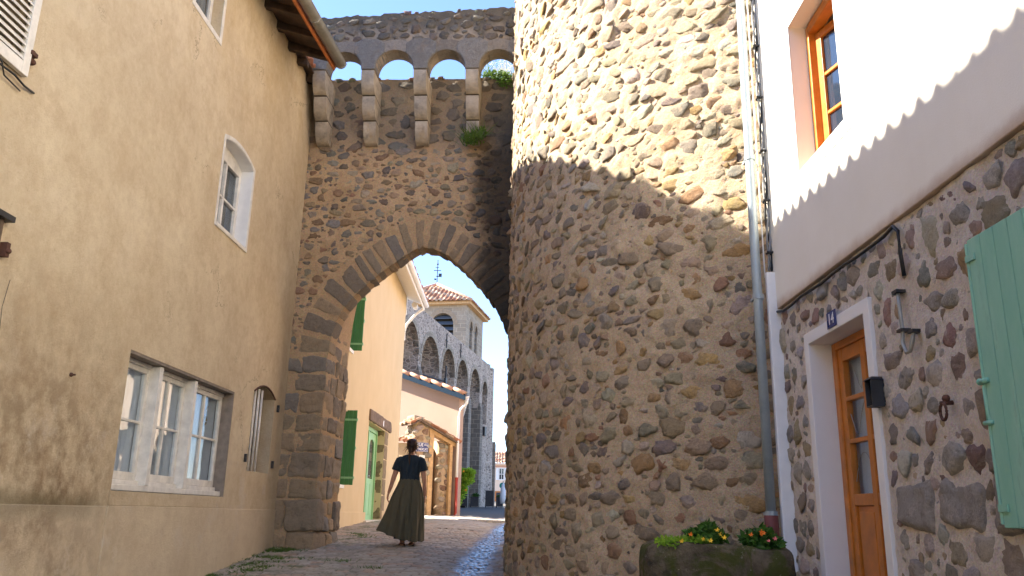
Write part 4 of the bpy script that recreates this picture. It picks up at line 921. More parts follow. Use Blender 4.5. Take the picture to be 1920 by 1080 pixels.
def afor(u, v, a, b): return in_open(u, v, a, b, .47) or v + b > 6.78 or (u < -1.2 and v < 2.3)
def asz1(r):
    k = r.random(); s = r.uniform(.022, .042) if k < .5 else r.uniform(.042, .072) if k < .92 else r.uniform(.072, .10); q = r.uniform(1.05, 2.2); return s * sqrt(q), s / sqrt(q)
def asz2(r):
    s = r.uniform(.05, .10) if r.random() < .75 else r.uniform(.09, .13); q = r.uniform(1.0, 2.0); return s * sqrt(q), s / sqrt(q)
s1 = pack(-2.15, 1.9, 2.2, 5.55, .75, asz1, 31, afor, .25, (), 0); s1 = pack(-2.15, 1.9, 2.2, 5.55, .95, lambda r: (lambda s, q: (s * sqrt(q), s / sqrt(q)))(r.uniform(.014, .03), r.uniform(1, 2.2)), 33, afor, .2, s1); s2 = pack(-2.15, 1.9, 5.6, 6.78, .85, asz2, 32, afor, .3, (), 0)
pala = [(.33, .265, .19), (.25, .215, .17), (.40, .32, .225), (.23, .21, .19), (.42, .30, .19), (.30, .28, .26), (.36, .23, .145), (.46, .385, .285)]
V1, F1 = gridsurf(AW, -2.2, 2.0, -1.0, 6.80, .028, .010, 6, 6, 5, s1 + s2, .006)
keep = np.array([not in_open(*(lambda p: ((p[0] + 1.45) * .99814 - (p[1] - 12) * .061, p[2]))(V1[f].mean(0))) for f in F1]); F1 = F1[keep]
SV, SF, SC = stones_mesh(rubble(AW, s1, pala, 15, sink=.28, thick=(.30, .5)) + rubble(AW, s2, [tuple(c * .9 for c in q) for q in pala], 16, sink=.25, thick=(.26, .42)), T3)
# ragged top of the wall: loose stones and turf
tops = []; r_ = random.Random(4)
for k in range(46):
    u = -2.1 + k * .088 + r_.uniform(-.03, .03); tops.append((AW(u, 6.79 + r_.uniform(-.02, .02), -.02 - r_.uniform(0, .1)), (1, 0, 0), (0, 0, 1), (0, -1, 0), r_.uniform(.04, .09), r_.uniform(.025, .05), .10, [c * r_.uniform(.7, 1.2) for c in r_.choice(pala)]))
TV, TF, TCc = stones_mesh(tops, T2)
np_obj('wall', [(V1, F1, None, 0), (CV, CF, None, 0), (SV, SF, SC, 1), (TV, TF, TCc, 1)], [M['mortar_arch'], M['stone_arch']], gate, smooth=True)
# jamb masonry: big dressed blocks, both faces of the left pier, and the hidden right one
rng = random.Random(12); parts = []; z = -.75; c = 0
bc = [(.33, .27, .20), (.26, .22, .175), (.38, .30, .20), (.27, .245, .215), (.42, .315, .205)]
hs = [.46, .44, .30, .36, .30, .26, .32, .28, .26]
FR = frame(AW(curve[0][0], 0, 0).to_tuple()[:2], tuple((AW(0, 0, -1) - AW(0, 0, 0)).to_tuple()[:2]), 1)     # reveal plane, u into the arch
for h in hs:
    z1 = z + h - .014; wide = rng.uniform(.30, .42) if c % 2 else rng.uniform(.24, .32); dp_ = .30 if c % 2 else .52; u1 = curve[0][0] + .012; bulge = .05 if c < 2 else .0
    parts.append(block(rng, AW, u1 - wide - .1, u1 + bulge, z, z1, -dp_, .02 + bulge, .038, .028, rng.choice(bc), 14))
    if wide < .36: parts.append(block(rng, AW, u1 - wide - .38, u1 - wide - .115, z + .01, z1 - .02, -.2, .016, .038, .024, rng.choice(bc), 12))
    d = dp_ + .015
    while d < 1.15:
        L = min(rng.uniform(.25, .5), 1.24 - d)
        if 1.24 - d - L < .15: L = 1.24 - d
        if h > .36 and rng.random() < .4:
            parts.append(block(rng, AW, u1 - .3, u1 + bulge * .8, z, z + h * .5 - .02, -(d + L), -d, .04, .018, rng.choice(bc), 9)); parts.append(block(rng, AW, u1 - .3, u1 + .002, z + h * .5, z1, -(d + L), -d, .04, .018, rng.choice(bc), 9))
        else: parts.append(block(rng, AW, u1 - .3, u1 + rng.uniform(0, .015) + bulge * .8, z, z1, -(d + L), -d, .036, .026, rng.choice(bc), 12))
        d += L + .015
    z += h; c += 1
    if z > 2.2: break
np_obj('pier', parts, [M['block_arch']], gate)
for i_ in range(2):
    pass
parts = []; z = 2.22
for h in (.3, .3, .32, .28):        # rear jamb above the springing
    d = .38
    while d < 1.15:
        L = min(rng.uniform(.25, .42), 1.24 - d); parts.append(block(rng, AW, curve[0][0] - .3, curve[0][0] + .012, z, z + h - .03, -(d + L), -d, .04, .015, rng.choice(bc), 8)); d += L + .03
    z += h
np_obj('pier', parts, [M['block_arch']], gate)
# voussoirs follow the curve
def arcsample(P):
    S = [0]
    for a, b in zip(P, P[1:]): S.append(S[-1] + math.hypot(b[0] - a[0], b[1] - a[1]))
    def f(s):
        s = max(0, min(S[-1] - 1e-6, s)); i = max(k for k in range(len(S)) if S[k] <= s); i = min(i, len(P) - 2); t = (s - S[i]) / (S[i + 1] - S[i]); return P[i][0] + (P[i + 1][0] - P[i][0]) * t, P[i][1] + (P[i + 1][1] - P[i][1]) * t
    return f, S[-1]
fA, LA = arcsample(curve); s = .32
while s < LA - .1:
    wv = rng.uniform(.19, .30) if s < 1.5 or s > LA - 1.3 else rng.uniform(.15, .215); a = fA(s); b = fA(s + wv); m_ = ((a[0] + b[0]) / 2, (a[1] + b[1]) / 2)
    t = Vector((b[0] - a[0], b[1] - a[1])).normalized(); nn = Vector((-t.y, t.x)); nn = nn if nn.y > -.3 else nn
    if s > LA * .5 and nn.x < 0 and m_[0] > .05: nn = -nn
    # lean the joints towards the centre of the arch
    cen = Vector((.11, 2.1)); rad = (Vector(m_) - cen).normalized(); nn = (nn + rad * .6).normalized(); t = Vector((nn.y, -nn.x)) * (1 if nn.y > 0 or True else -1)
    L = rng.uniform(.40, .50); o = Vector(m_) + nn * (L / 2 - .01)
    hwid = (wv - .028) / 2
    def FV(u, v, w_, o=o, t=t, nn=nn, L=L): k = 1 + .14 * (v / (L / 2)); q = o + t * u * k + nn * v; return AW(q.x, q.y, w_)
    V, Fc, C = block(rng, FV, -hwid, hwid, -L / 2, L / 2, -.36, .012, .03, .014, rng.choice(bc), 9)
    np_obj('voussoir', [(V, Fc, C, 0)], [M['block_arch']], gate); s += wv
# corbels with three rolls
def corbel(u):
    prof = []; tiers = [(5.60, 5.93, .26), (5.93, 6.28, .43), (6.28, 6.64, .60)]
    for (z0, z1, w_) in tiers:
        rr = .17
        for k in range(0): t = pi / 2 * k / 6; prof.append((w_ - rr + rr * sin(t), z0 + rr - rr * cos(t)))
        prof.append((w_ + .004, z1 - .012)); prof.append((w_ - .02, z1))
    out = [(-.15, 5.60)] + prof + [(.30, 6.64), (-.15, 6.64)]
    # step the undersides back to the tier below
    P = [(-.15, 5.60)]
    for i, (z0, z1, w_) in enumerate(tiers):
        rr = .21; rv = .29; back = tiers[i - 1][2] - .05 if i else 0.02
        if i: P.append((back, z0))
        for k in range(8): t = pi / 2 * k / 7; P.append((w_ - rr + rr * sin(t), z0 + rv - rv * cos(t)))
        P.append((w_, z1 - .01))
    P += [(-.15, 6.64)]
    mb = MB(); n = len(P); hwid = .10
    vs = [AW(u - hwid, z, w_) for w_, z in P] + [AW(u + hwid, z, w_) for w_, z in P]
    mb.add(vs, [tuple(range(n)), tuple(range(2 * n - 1, n - 1, -1))] + [(i, (i + 1) % n, n + (i + 1) % n, n + i) for i in range(n)])
    V, Fc = tri_mb(mb); off = wloc(gate); me = newmesh('corbel', V - np.array(off), Fc); me.materials.append(M['corbel']); o = bpy.data.objects.new('corbel', me); link(o, gate)
    b = bmesh.new(); b.from_mesh(me); bmesh.ops.remove_doubles(b, verts=b.verts, dist=1e-4); bmesh.ops.dissolve_limit(b, angle_limit=.01, verts=b.verts, edges=b.edges); bmesh.ops.recalc_face_normals(b, faces=b.faces); b.to_mesh(me); b.free()
    me.polygons.foreach_set('use_smooth', np.ones(len(me.polygons), bool)); me.set_sharp_from_angle(angle=radians(38)); md = o.modifiers.new('bev', 'BEVEL'); md.width = .012; md.segments = 2; md.limit_method = 'ANGLE'; md.angle_limit = radians(50); return o
def mat_corbel():
    n = NT('worn_corbel_stone'); p = n.pos(); x, y, z = n.sep(p)
    c = n.mix(n.ramp(n.noise(p, 4, 6, .65), [(.35, 0.), (.65, 1.)]), (.26, .225, .18), (.44, .38, .30)); c = n.mix(n.math('MULTIPLY', n.ramp(n.noise(n.mapv(p, (1, 1, .3)), 6, 5), [(.55, 0.), (.72, 1.)]), .6), c, (.38, .26, .12))
    c = n.mix(n.math('MULTIPLY', n.ramp(n.noise(p, 2.3, 6, .7), [(.55, 0.), (.68, 1.)]), .6), c, (.11, .10, .09))
    jz = n.math('ABSOLUTE', n.math('SUBTRACT', z, 5.93)); j2 = n.math('ABSOLUTE', n.math('SUBTRACT', z, 6.28)); j = n.math('MINIMUM', jz, j2)
    c = n.mix(n.step(j, .012, .004), c, (.09, .075, .06)); return n.fin(c, .9, n.bump(n.noise(p, 26, 6, .7), .6, .02), .2)
M['corbel'] = mat_corbel()
CU = [-1.60, -.83, -.01, .80, 1.6]
for u in CU: corbel(u)
# machicolated parapet: arches between the corbels
sc_ = MB(); holes = []; hv = []
top = [(2.0, 7.72)]; r_ = random.Random(6); u = 2.0
while u > -2.15: u -= .06; top.append((u, 7.58 + .045 * (u + 1.6) + r_.uniform(-.022, .022) + .03 * noise.noise(Vector((u * 3, 0, 0)))))
bot = []
for a, b in zip(CU, CU[1:]):
    x0, x1 = a + .108, b - .108; c = (x0 + x1) / 2; h = (x1 - x0) / 2
    bot += [(x0 - .0, 6.642)] + [(c - h * cos(pi * k / 16), 6.66 + (h + .02) * sin(pi * k / 16)) for k in range(17)] + [(x1, 6.642)]
out = [(-2.12, 6.642)] + bot + [(2.0, 6.642)] + top + [(-2.12, 7.50)]
cl = []
for p in out:
    if not cl or math.hypot(p[0] - cl[-1][0], p[1] - cl[-1][1]) > 1e-4: cl.append(p)
plate(sc_, AW, cl, [], .30, .585); CV, CF = tri_mb(sc_)
def pfor(u, v, a, b):
    if v - b < 6.7 or v + b > 7.52 + .045 * (u + 1.6): return True
    for p, q in zip(CU, CU[1:]):
        c = (p + q) / 2
        if math.hypot(u - c, v - 6.66) < .50 + b: return True
    return v - b < 6.9 and False
def psz(r): s = r.uniform(.025, .05) if r.random() < .6 else r.uniform(.05, .085); q = r.uniform(1, 1.9); return s * sqrt(q), s / sqrt(q)
ps = pack(-2.1, 1.9, 7.0, 7.75, .6, psz, 41, pfor, .6); PF = lambda u, v, w_=0: AW(u, v, w_ + .59)
SV, SF, SC = stones_mesh(rubble(PF, ps, [(.20, .17, .135), (.26, .22, .175), (.15, .13, .11), (.33, .29, .24), (.22, .15, .10), (.13, .12, .11)], 17, sink=.45), T3)
tops = []
for k in range(60):
    u = -2.1 + k * .068; tops.append((AW(u, 7.575 + .045 * (u + 1.6) + r_.uniform(-.03, .015), .45 + r_.uniform(-.1, .11)), (1, 0, 0), (0, 0, 1), (0, -1, 0), r_.uniform(.03, .07), r_.uniform(.02, .045), .06, [c * r_.uniform(.6, 1.1) for c in r_.choice(pala)]))
TV, TF, TCc = stones_mesh(tops, T2)
def mat_parapet():
    n = NT('weathered_mortar'); p = n.pos(); x, y, z = n.sep(p)
    c = n.mix(n.ramp(n.noise(p, 3, 6, .7), [(.35, 0.), (.65, 1.)]), (.20, .165, .125), (.36, .30, .235)); c = n.mix(n.math('MULTIPLY', n.math('MULTIPLY', n.step(n.math('ADD', z, n.math('MULTIPLY', n.noise(p, 4, 5), .3)), 7.35, 7.65), .8), 1.), c, (.09, .08, .065))
    c = n.mix(n.math('MULTIPLY', n.ramp(n.noise(n.mapv(p, (1, 1, .4)), 5, 6, .7), [(.52, 0.), (.66, 1.)]), .7), c, (.085, .075, .065)); return n.fin(c, .95, n.bump(n.noise(p, 18, 6, .75), .9, .03), .15)
M['parapet'] = mat_parapet()
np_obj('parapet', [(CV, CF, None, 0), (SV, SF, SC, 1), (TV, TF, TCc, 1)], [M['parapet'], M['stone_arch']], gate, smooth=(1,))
# dressed arch stones of the parapet: springer blocks and crown blocks, proud by 2 cm
rg2 = random.Random(9)
for i, u in enumerate(CU):     # springers: fan shaped blocks above each corbel
    h = .30; P = [(u - .112, 6.645), (u + .112, 6.645)]
    for k in range(1, 8): t = radians(5 + k * 7.4); P.append((u + .108 + h - h * cos(t), 6.66 + (h + .02) * sin(t)))
    P += [(u + .245, 7.10), (u + .12, 7.175), (u - .12, 7.175), (u - .245, 7.10)]
    for k in range(7, 0, -1): t = radians(5 + k * 7.4); P.append((u - .108 - h + h * cos(t), 6.66 + (h + .02) * sin(t)))
    mb = MB(); plate(mb, AW, P, [], .30, .612); sp_o = obj('springer', mb, M['corbel_grey'], gate, bevel=.014); ca = sp_o.data.color_attributes.new('Col', 'FLOAT_COLOR', 'POINT'); kk = rg2.uniform(.85, 1.15); ca.data.foreach_set('color', [.25 * kk, .24 * kk, .225 * kk, 1] * len(sp_o.data.vertices))
for a, b in zip(CU, CU[1:]):
    c = (a + b) / 2; h = (b - a) / 2 - .108; P = []
    for k in range(11): t = radians(121 - 6.2 * k); P.append((c + (h - .004) * cos(t), 6.66 + (h + .016) * sin(t)))
    for k in range(7): t = radians(59 + 62 * k / 6); P.append((c + (h + .19) * cos(t), 6.66 + (h + .20) * sin(t)))
    mb = MB(); plate(mb, AW, P, [], .30, .604); sp_o = obj('crown_stone', mb, M['corbel_grey'], gate, bevel=.014); ca = sp_o.data.color_attributes.new('Col', 'FLOAT_COLOR', 'POINT'); kk = rg2.uniform(.7, 1.1); ca.data.foreach_set('color', [.33 * kk, .29 * kk, .245 * kk, 1] * len(sp_o.data.vertices))

# ------------------------------------------------------------------ foliage helper
def leaves(name, blobs, n, size, mats, parent, seed=1, aspect=1.6, flowers=None, droop=0):
    r = np.random.RandomState(seed); V = []; Fc = []; C = []
    for k in range(n):
        c, rad = blobs[r.randint(len(blobs))]; d = r.normal(size=3); d /= np.linalg.norm(d); q = np.array(c) + d * np.array(rad) * r.uniform(.45, 1.05) ** .6
        a = r.normal(size=3); a[2] = a[2] * .6 + .3 - droop; a /= np.linalg.norm(a); b = np.cross(a, r.normal(size=3)); b /= np.linalg.norm(b); s = size * r.uniform(.6, 1.3)
        i = len(V); nb = np.cross(a, b); V += [q, q + (a * .5 * aspect + b * .45 + nb * .12) * s, q + a * aspect * s, q + (a * .5 * aspect - b * .45 + nb * .12) * s]
        Fc += [(i, i + 1, i + 2), (i, i + 2, i + 3)]; g = r.uniform(.5, 1.3); C += [[.09 * g, .20 * g, .025 * g, 1]] * 4
    return np_obj(name, [(np.array(V), np.array(Fc), np.array(C), 0)], [mats], parent, smooth=False)
def blades(name, cs, n, h, mat, parent, seed=1, spread=.5, wdt=.006, rad=.05):
    r = np.random.RandomState(seed); V = []; Fc = []; C = []
    for k in range(n):
        c = np.array(cs[r.randint(len(cs))], float) + np.array([r.normal() * rad, r.normal() * rad * .6, 0]); d = np.array([r.normal() * spread, r.normal() * spread - .1, 1.0]); L = h * r.uniform(.4, 1.2); bend = np.array([r.normal() * .4, r.normal() * .4, -.35])
        side = np.array([1, r.normal() * .5, 0.]); side /= np.linalg.norm(side); i = len(V); W = wdt * r.uniform(.6, 1.3)
        p1 = c + d * L * .5; p2 = c + d * L + bend * L * .4; V += [c - side * W, c + side * W, p1 + side * W * .8, p1 - side * W * .8, p2]
        Fc += [(i, i + 1, i + 2), (i, i + 2, i + 3), (i + 3, i + 2, i + 4)]; g = r.uniform(.6, 1.3); C += [[.10 * g, .17 * g, .03 * g, 1]] * 5
    return np_obj(name, [(np.array(V), np.array(Fc), np.array(C), 0)], [mat], parent, smooth=False)
# plants on the gateway
t = thing('wall_plant', AW(.82, 5.62, .3), 'green tuft growing from the foot of the right hand corbel', 'plant')
blades('stems', [AW(.75, 5.55, .25), AW(.85, 5.6, .3), AW(.92, 5.68, .22)], 170, .20, M['leaf_mid'], t, 3, .9, .006, .07); leaves('foliage', [(AW(.80, 5.62, .25), (.17, .10, .13)), (AW(.92, 5.74, .2), (.10, .08, .09))], 340, .028, M['leaf_mid'], t, 4)
t = thing('wall_plant', AW(1.2, 6.8, -.1), 'bright leafy weed on the wall top behind the right hand parapet opening', 'plant')
leaves('foliage', [(AW(1.12, 6.84, .02), (.22, .10, .07)), (AW(1.28, 6.74, .06), (.13, .10, .14))], 520, .032, M['leaf_mid'], t, 5); blades('stems', [AW(1.05, 6.82, 0), AW(1.25, 6.85, -.05)], 90, .16, M['leaf_mid'], t, 6, .8, .006, .1)
t = thing('dry_grass', AW(1.2, 6.8, -.5), 'feathery pale dry grass standing against the sky on the wall top', 'plant')
blades('stems', [AW(1.1, 6.8, -.35), AW(1.28, 6.8, -.5), AW(1.2, 6.8, -.4)], 150, .62, M['leaf_dry'], t, 8, .22, .004, .10); leaves('seed_heads', [(AW(1.18, 7.25, -.4), (.2, .12, .18))], 260, .016, M['leaf_dry'], t, 9)

# street-edge weeds
def weedspots(n, seed):
    r = random.Random(seed); out = []
    for _ in range(n):
        y = r.uniform(8.6, 12.2); x = -3.38 + abs(r.gauss(0, .32)); out.append((x, y, gz(y) + .012))
    return out
ws = weedspots(46, 2) + [(-2.5, 14.6, gz(14.6) + .02), (-2.35, 14.2, gz(14.2) + .02), (-2.6, 15, gz(15) + .02), (-2.1, 11, gz(11) + .02), (-1.6, 10.5, gz(10.5) + .02)]
tag(blades('grass', ws, 3200, .055, M['leaf_mid'], None, 12, .9, .004, .08), kind='stuff')
tag(leaves('ground_moss', [((x, y, z), (.12, .16, .012)) for x, y, z in ws[:30]], 2200, .022, M['leaf_mid'], None, 13), kind='stuff')
# ------------------------------------------------------------------ TROUGH with flowers
tr = thing('stone_trough', (1.45, 5.75, -1.03), 'old mossy stone trough planted with flowers at the foot of the tower', 'planter')
def TF(u, v, w_=0): return Vector((1.38 + u, 5.72 - w_, v))
rng = random.Random(5); mbp = []
def trough_shape():
    V = []; nu, nv = 60, 26; out = MB()
    prof = [(-1.10, .30), (-.9, .32), (-.6, .345), (-.35, .36), (-.22, .35), (-.165, .325), (-.15, .28), (-.16, .23), (-.22, .21), (-.25, .18)]
    rings = []
    P = []
    for k in range(40):     # rounded rectangle plan
        t = 2 * pi * k / 40; c, s = cos(t), sin(t); e = .45; x = abs(c) ** e * (1 if c > 0 else -1); y = abs(s) ** e * (1 if s > 0 else -1); P.append((x, y))
    rs = []
    for z, d in prof:
        ring = []
        for x, y in P:
            hx = .47 + (d - .35) * 1.0; hy = d * 1.0; tz = z + (-.045 * max(0, (x * hx)) ** 1 if z > -.4 else 0) + (.02 * sin(x * 7) if z > -.3 else 0)
            p = Vector((1.37 + x * hx, 5.72 + y * hy, tz)); n = noise.fractal(p * 4, .8, 2, 6) * .035; q = Vector((x, y, .3)).normalized(); ring.append(p + q * n)
        rings.append(ring)
    out.rings(rings); return out
o = obj('basin', trough_shape(), M['trough'], tr, smooth=True); sd = o.modifiers.new('s', 'SUBSURF'); sd.levels = sd.render_levels = 2
dt = bpy.data.textures.new('rock', 'CLOUDS'); dt.noise_scale = .09; dt.noise_depth = 4; dm = o.modifiers.new('d', 'DISPLACE'); dm.texture = dt; dm.strength = .035; dm.mid_level = .5; dm.texture_coords = 'LOCAL'
mb = MB(); mb.boxf(TF, -.38, .38, -.3, -.215, -.24, .24); obj('soil', mb, M['soil'], tr)
def flowerplant(u, y, z, label, leafmat, nl, blobs, fl, seed, ls=.035):
    t = thing('flowering_plant', (u, y, z), label, 'flowers'); leaves('foliage', blobs, nl, ls, M[leafmat], t, seed)
    r = random.Random(seed)
    for (x, yy, zz, m_) in fl:
        mb = MB(); c = Vector((x, yy, zz)); ax = Vector((r.uniform(-.4, .4), -1, r.uniform(.1, .8))).normalized(); a = ax.cross(Vector((0, 0, 1))).normalized(); b = ax.cross(a)
        s = r.uniform(.009, .013)
        for k in range(5):
            an = 2 * pi * k / 6; d = a * cos(an) + b * sin(an); e = a * cos(an + .5) + b * sin(an + .5); f = a * cos(an - .5) + b * sin(an - .5)
            mb.add([c, c + e * s * .8 + ax * s * .3, c + d * s * 1.5 + ax * s * .25, c + f * s * .8 + ax * s * .3], [(0, 1, 2, 3)])
        mb.ball(c + ax * s * .2, s * .3, seg=6, rg=4); obj('bloom', mb, M[m_], t, fixn=False)
    return t
flowerplant(1.05, 5.5, -.2, 'low fresh green creeping plant at the left end of the mossy trough', 'leaf', 700, [((1.05, 5.5, -.155), (.10, .10, .03)), ((1.2, 5.5, -.145), (.09, .08, .025))], [(1.10, 5.40, -.14, 'petal_y'), (1.235, 5.40, -.125, 'petal_y')], 31, .022)
flowerplant(1.3, 5.55, -.2, 'dark leaved plant with pale yellow blooms left of the middle of the trough', 'leaf_dark', 700, [((1.22, 5.55, -.11), (.06, .07, .04)), ((1.31, 5.58, -.085), (.05, .07, .055)), ((1.34, 5.52, -.12), (.06, .06, .04))], [(1.17, 5.46, -.10, 'petal_o'), (1.34, 5.46, -.07, 'petal_y'), (1.36, 5.46, -.095, 'petal_y'), (1.38, 5.45, -.115, 'petal_y'), (1.29, 5.44, -.135, 'petal_y')], 33, .032)
flowerplant(1.72, 5.55, -.2, 'dark leaved plant with orange and pink blooms at the right end of the trough', 'leaf_dark', 800, [((1.59, 5.55, -.13), (.05, .07, .05)), ((1.66, 5.57, -.11), (.06, .07, .05)), ((1.70, 5.53, -.15), (.06, .06, .04))], [(1.555, 5.46, -.095, 'petal_o'), (1.62, 5.46, -.075, 'petal_o'), (1.635, 5.455, -.083, 'petal_o'), (1.62, 5.45, -.092, 'petal_o'), (1.70, 5.44, -.115, 'petal_p'), (1.66, 5.44, -.13, 'petal_p')], 35, .034)
rgs = random.Random(2); V, Fc, C = block(rgs, lambda u, v, w_: Vector((.62 + u, 6.3 - w_, v)), -.42, .3, -1.0, -.46, -.3, .3, .09, .03, (.3, .25, .18), 14)
b_ = np_obj('boulder', [(V, Fc, C, 0)], [M['block_pale']]); tag(b_, 'flat topped pale stone block on the ground left of the mossy trough', 'stone')

# ------------------------------------------------------------------ YELLOW HOUSE beyond the arch
YW = frame((-3.3, 0), (0, 1), 1)
YH = thing('yellow_house', (-3.4, 20, -.25), 'yellow rendered house with green shutters and green door seen through the arch', 'house')
HU = rect(15.85, 16.85, 3.22, 4.48); HL = rect(15.9, 16.85, .50, 1.95); HD = rect(19.5, 22.1, -2, 2.06)
mb = MB(); plate(mb, YW, rect(13.3, 24.95, -2, 6.55), [HU, HL, HD], -.4, 0); obj('wall', mb, M['yellow_render'], YH)
mb = MB(); mb.boxf(YW, 13.35, 24.9, -2, 6.5, -5.5, -1.0); mb.boxf(YW, 24.2, 24.94, -2, 6.5, -5.5, -.4); obj('inner_wall', mb, M['yellow_render'], YH)
mb = MB(); mb.boxf(YW, 13.3, 19.65, -2, -.02, -.03, .03); mb.boxf(YW, 22.25, 24.97, -2, .02, -.03, .03); obj('plinth', mb, M['yellow_render'], YH, bevel=.006)
tile_roof('roof', (-2.72, 13.3, 6.42), (0, 1, 0), (-1, 0, .38), 12.1, 3.5, YH, sp=.24, amp=.05, res=6)
mb = MB(); mb.boxf(lambda u, v, w_=0: Vector((-3.3 + w_, u, v - w_ * .38)), 13.3, 25.4, 6.545, 6.575, -1.0, .52); obj('soffit', mb, M['clean_white'], YH)
mb = MB(); mb.boxf(YW, 13.3, 25.4, 6.20, 6.37, .50, .53); obj('fascia', mb, M['clean_white'], YH)
gutter(frame((-3.3, 13.3), (0, 1), 1), 12.1, 6.34, .60, .065, YH, 'clean_white')
mb = MB(); mb.boxf(frame((-3.3, 25.15), (-1, 0), 1), 0, .2, 6.0, 6.6, -.05, .05); mb.tube([(-2.78, 25.2, 6.2), (-3.0, 25.25, 6.05), (-3.3, 25.3, 5.7), (-3.36, 25.3, 5.2)], .045, 10); mb.tube([(-3.05, 25.36, 6.28), (-3.05, 25.0, 6.28)], .09, 10); obj('eave_pipe', mb, M['clean_white'], YH)
def ywin(u0, u1, v0, v1, rows):
    n_ = node('window', YH, YW((u0 + u1) / 2, v0, -.2)); mb = MB(); plate(mb, YW, rect(u0 + .002, u1 - .002, v0 + .002, v1 - .002), [rect(u0 + .08, (u0 + u1) / 2 - .03, v0 + .1, v1 - .08), rect((u0 + u1) / 2 + .03, u1 - .08, v0 + .1, v1 - .08)], -.20, -.12)
    for j in range(1, rows): c = v0 + .1 + (v1 - v0 - .18) * j / rows; mb.boxf(YW, u0 + .08, u1 - .08, c - .015, c + .015, -.18, -.13)
    obj('window_frame', mb, M['clean_white'], n_, bevel=.004); g = MB(); g.boxf(YW, u0 + .07, u1 - .07, v0 + .09, v1 - .07, -.165, -.16); obj('pane', g, M['glass'], n_); curtain(n_, YW, u0 + .05, u1 - .05, v0 + .05, v1 - .05, -.24)
    mb = MB(); mb.boxf(YW, u0 - .04, u1 + .04, v0 - .07, v0 - .002, -.2, .03); obj('sill', mb, M['clean_white'], n_, bevel=.005)
    # folded shutter leaf standing out of the far jamb
    s_ = node('shutter', YH, YW(u1, v0, 0)); mb = MB()
    for k in range(3): a = -.05 + k * .085; mb.boxf(YW, u1 - .02, u1 + .012, v0 + .0, v1 + .03, a, a + .081)
    obj('planks', mb, M['green'], s_, bevel=.003)
    mb = MB(); mb.boxf(YW, u1 - .026, u1 - .0205, v0 + .12, v0 + .16, -.04, .20); mb.boxf(YW, u1 - .026, u1 - .0205, v1 - .18, v1 - .14, -.04, .20)
    for z in (v0 + .14, (v0 + v1) / 2, v1 - .16): mb.boxf(YW, u1 - .03, u1 + .02, z - .03, z + .03, .202, .22)
    obj('hinge', mb, M['green_door'], s_)
ywin(15.85, 16.85, 3.22, 4.48, 3); ywin(15.9, 16.85, .50, 1.95, 3)
# green door
dn = node('door', YH, YW(20.9, 0, -.2)); mb = MB()
mb.boxf(YW, 19.55, 19.65, -.3, 2.04, -.26, -.18); mb.boxf(YW, 22.0, 22.095, -.3, 2.04, -.26, -.18); mb.boxf(YW, 19.65, 22.0, 1.95, 2.05, -.26, -.18); mb.boxf(YW, 20.70, 20.8, -.3, 1.95, -.26, -.18); obj('door_frame', mb, M['green_door'], dn, bevel=.004)
mb = MB(); plate(mb, YW, rect(20.81, 21.99, -.22, 1.94), [archpts(21.05, 21.78, .80, 1.62, .16, 8)], -.25, -.21)
mb.boxf(YW, 20.95, 21.37, -.08, .68, -.22, -.198); mb.boxf(YW, 21.44, 21.86, -.08, .68, -.22, -.198); mb.boxf(YW, 19.66, 20.69, -.22, 1.94, -.25, -.21); obj('door_leaf', mb, M['green_door'], dn, bevel=.006)
g = MB(); g.boxf(YW, 21.02, 21.8, .78, 1.80, -.235, -.23); obj('pane', g, M['glass_dim'], dn); curtain(dn, YW, 21.0, 21.85, .75, 1.8, -.27)
mb = MB(); mb.tube([YW(20.9, .85, -.21), YW(20.9, .85, -.16), YW(21.0, .85, -.155)], .012, 6); obj('handle', mb, M['zinc'], dn)
mb = MB(); mb.boxf(YW, 19.4, 22.9, -.6, -.205, -.38, .10); obj('doorstep', mb, M['kerb'], YH, bevel=.01)
rgj = random.Random(8); parts = []; z = -.20
for h in (.62, .42, .5, .38, .36):
    parts.append(block(rgj, YW, 22.1, 22.75 + rgj.uniform(-.08, .08), z, z + h - .012, -.36, .012, .02, .010, (.19, .145, .085), 9)); z += h
np_obj('door_jamb', parts, [M['jamb_stone']], YH)
V, Fc, C = block(rgj, YW, 19.45, 23.0, 2.08, 2.36, -.38, .05, .03, .02, (.13, .095, .07), 16); np_obj('door_lintel', [(V, Fc, C, 0)], [M['old_timber']], YH)
mb = MB(); mb.boxf(YW, 21.35, 21.47, 2.12, 2.27, .052, .06); obj('number_plate', mb, M['sign_white'], YH)

# ------------------------------------------------------------------ PINK GABLE HOUSE
PK = frame((-1.75, 28.5), (-.866, .5), -1)
PH = thing('pink_house', (-2.5, 29.5, -.1), 'pale pink gabled house with blue grey verge board beyond the yellow house', 'house')
def pz(u): return 4.0 + .34 * u
BD = Vector((-.085, .9964, 0))     # the side walls run back along the street, not square to the gable
mb = MB(); out = [(0, -2), (5.2, -2), (5.2, pz(5.2)), (0, pz(0))]; plate(mb, PK, out, [], -.3, 0); obj('wall', mb, M['pink_render'], PH)
mb = MB(); mb.add([PK(0.002, -2, -.3), PK(0.002, pz(0), -.3), PK(.002, pz(0), -.3) + BD * 9, PK(.002, -2, -.3) + BD * 9, PK(.3, -2, -.3), PK(.3, pz(0), -.3), PK(.3, pz(0), -.3) + BD * 9, PK(.3, -2, -.3) + BD * 9], [(0, 1, 2, 3), (7, 6, 5, 4), (0, 4, 5, 1), (1, 5, 6, 2), (2, 6, 7, 3), (3, 7, 4, 0)]); obj('side_wall', mb, M['yellow_render'], PH)
dU = PK(1, 0, 0) - PK(0, 0, 0); dN = PK(0, 0, 1) - PK(0, 0, 0); upv = (dU + Vector((0, 0, .34))).normalized()
tile_roof('roof', PK(-.45, pz(-.45) + .06, .32), BD, upv, 9.32, 6.0, PH, sp=.24, amp=.05, res=5)
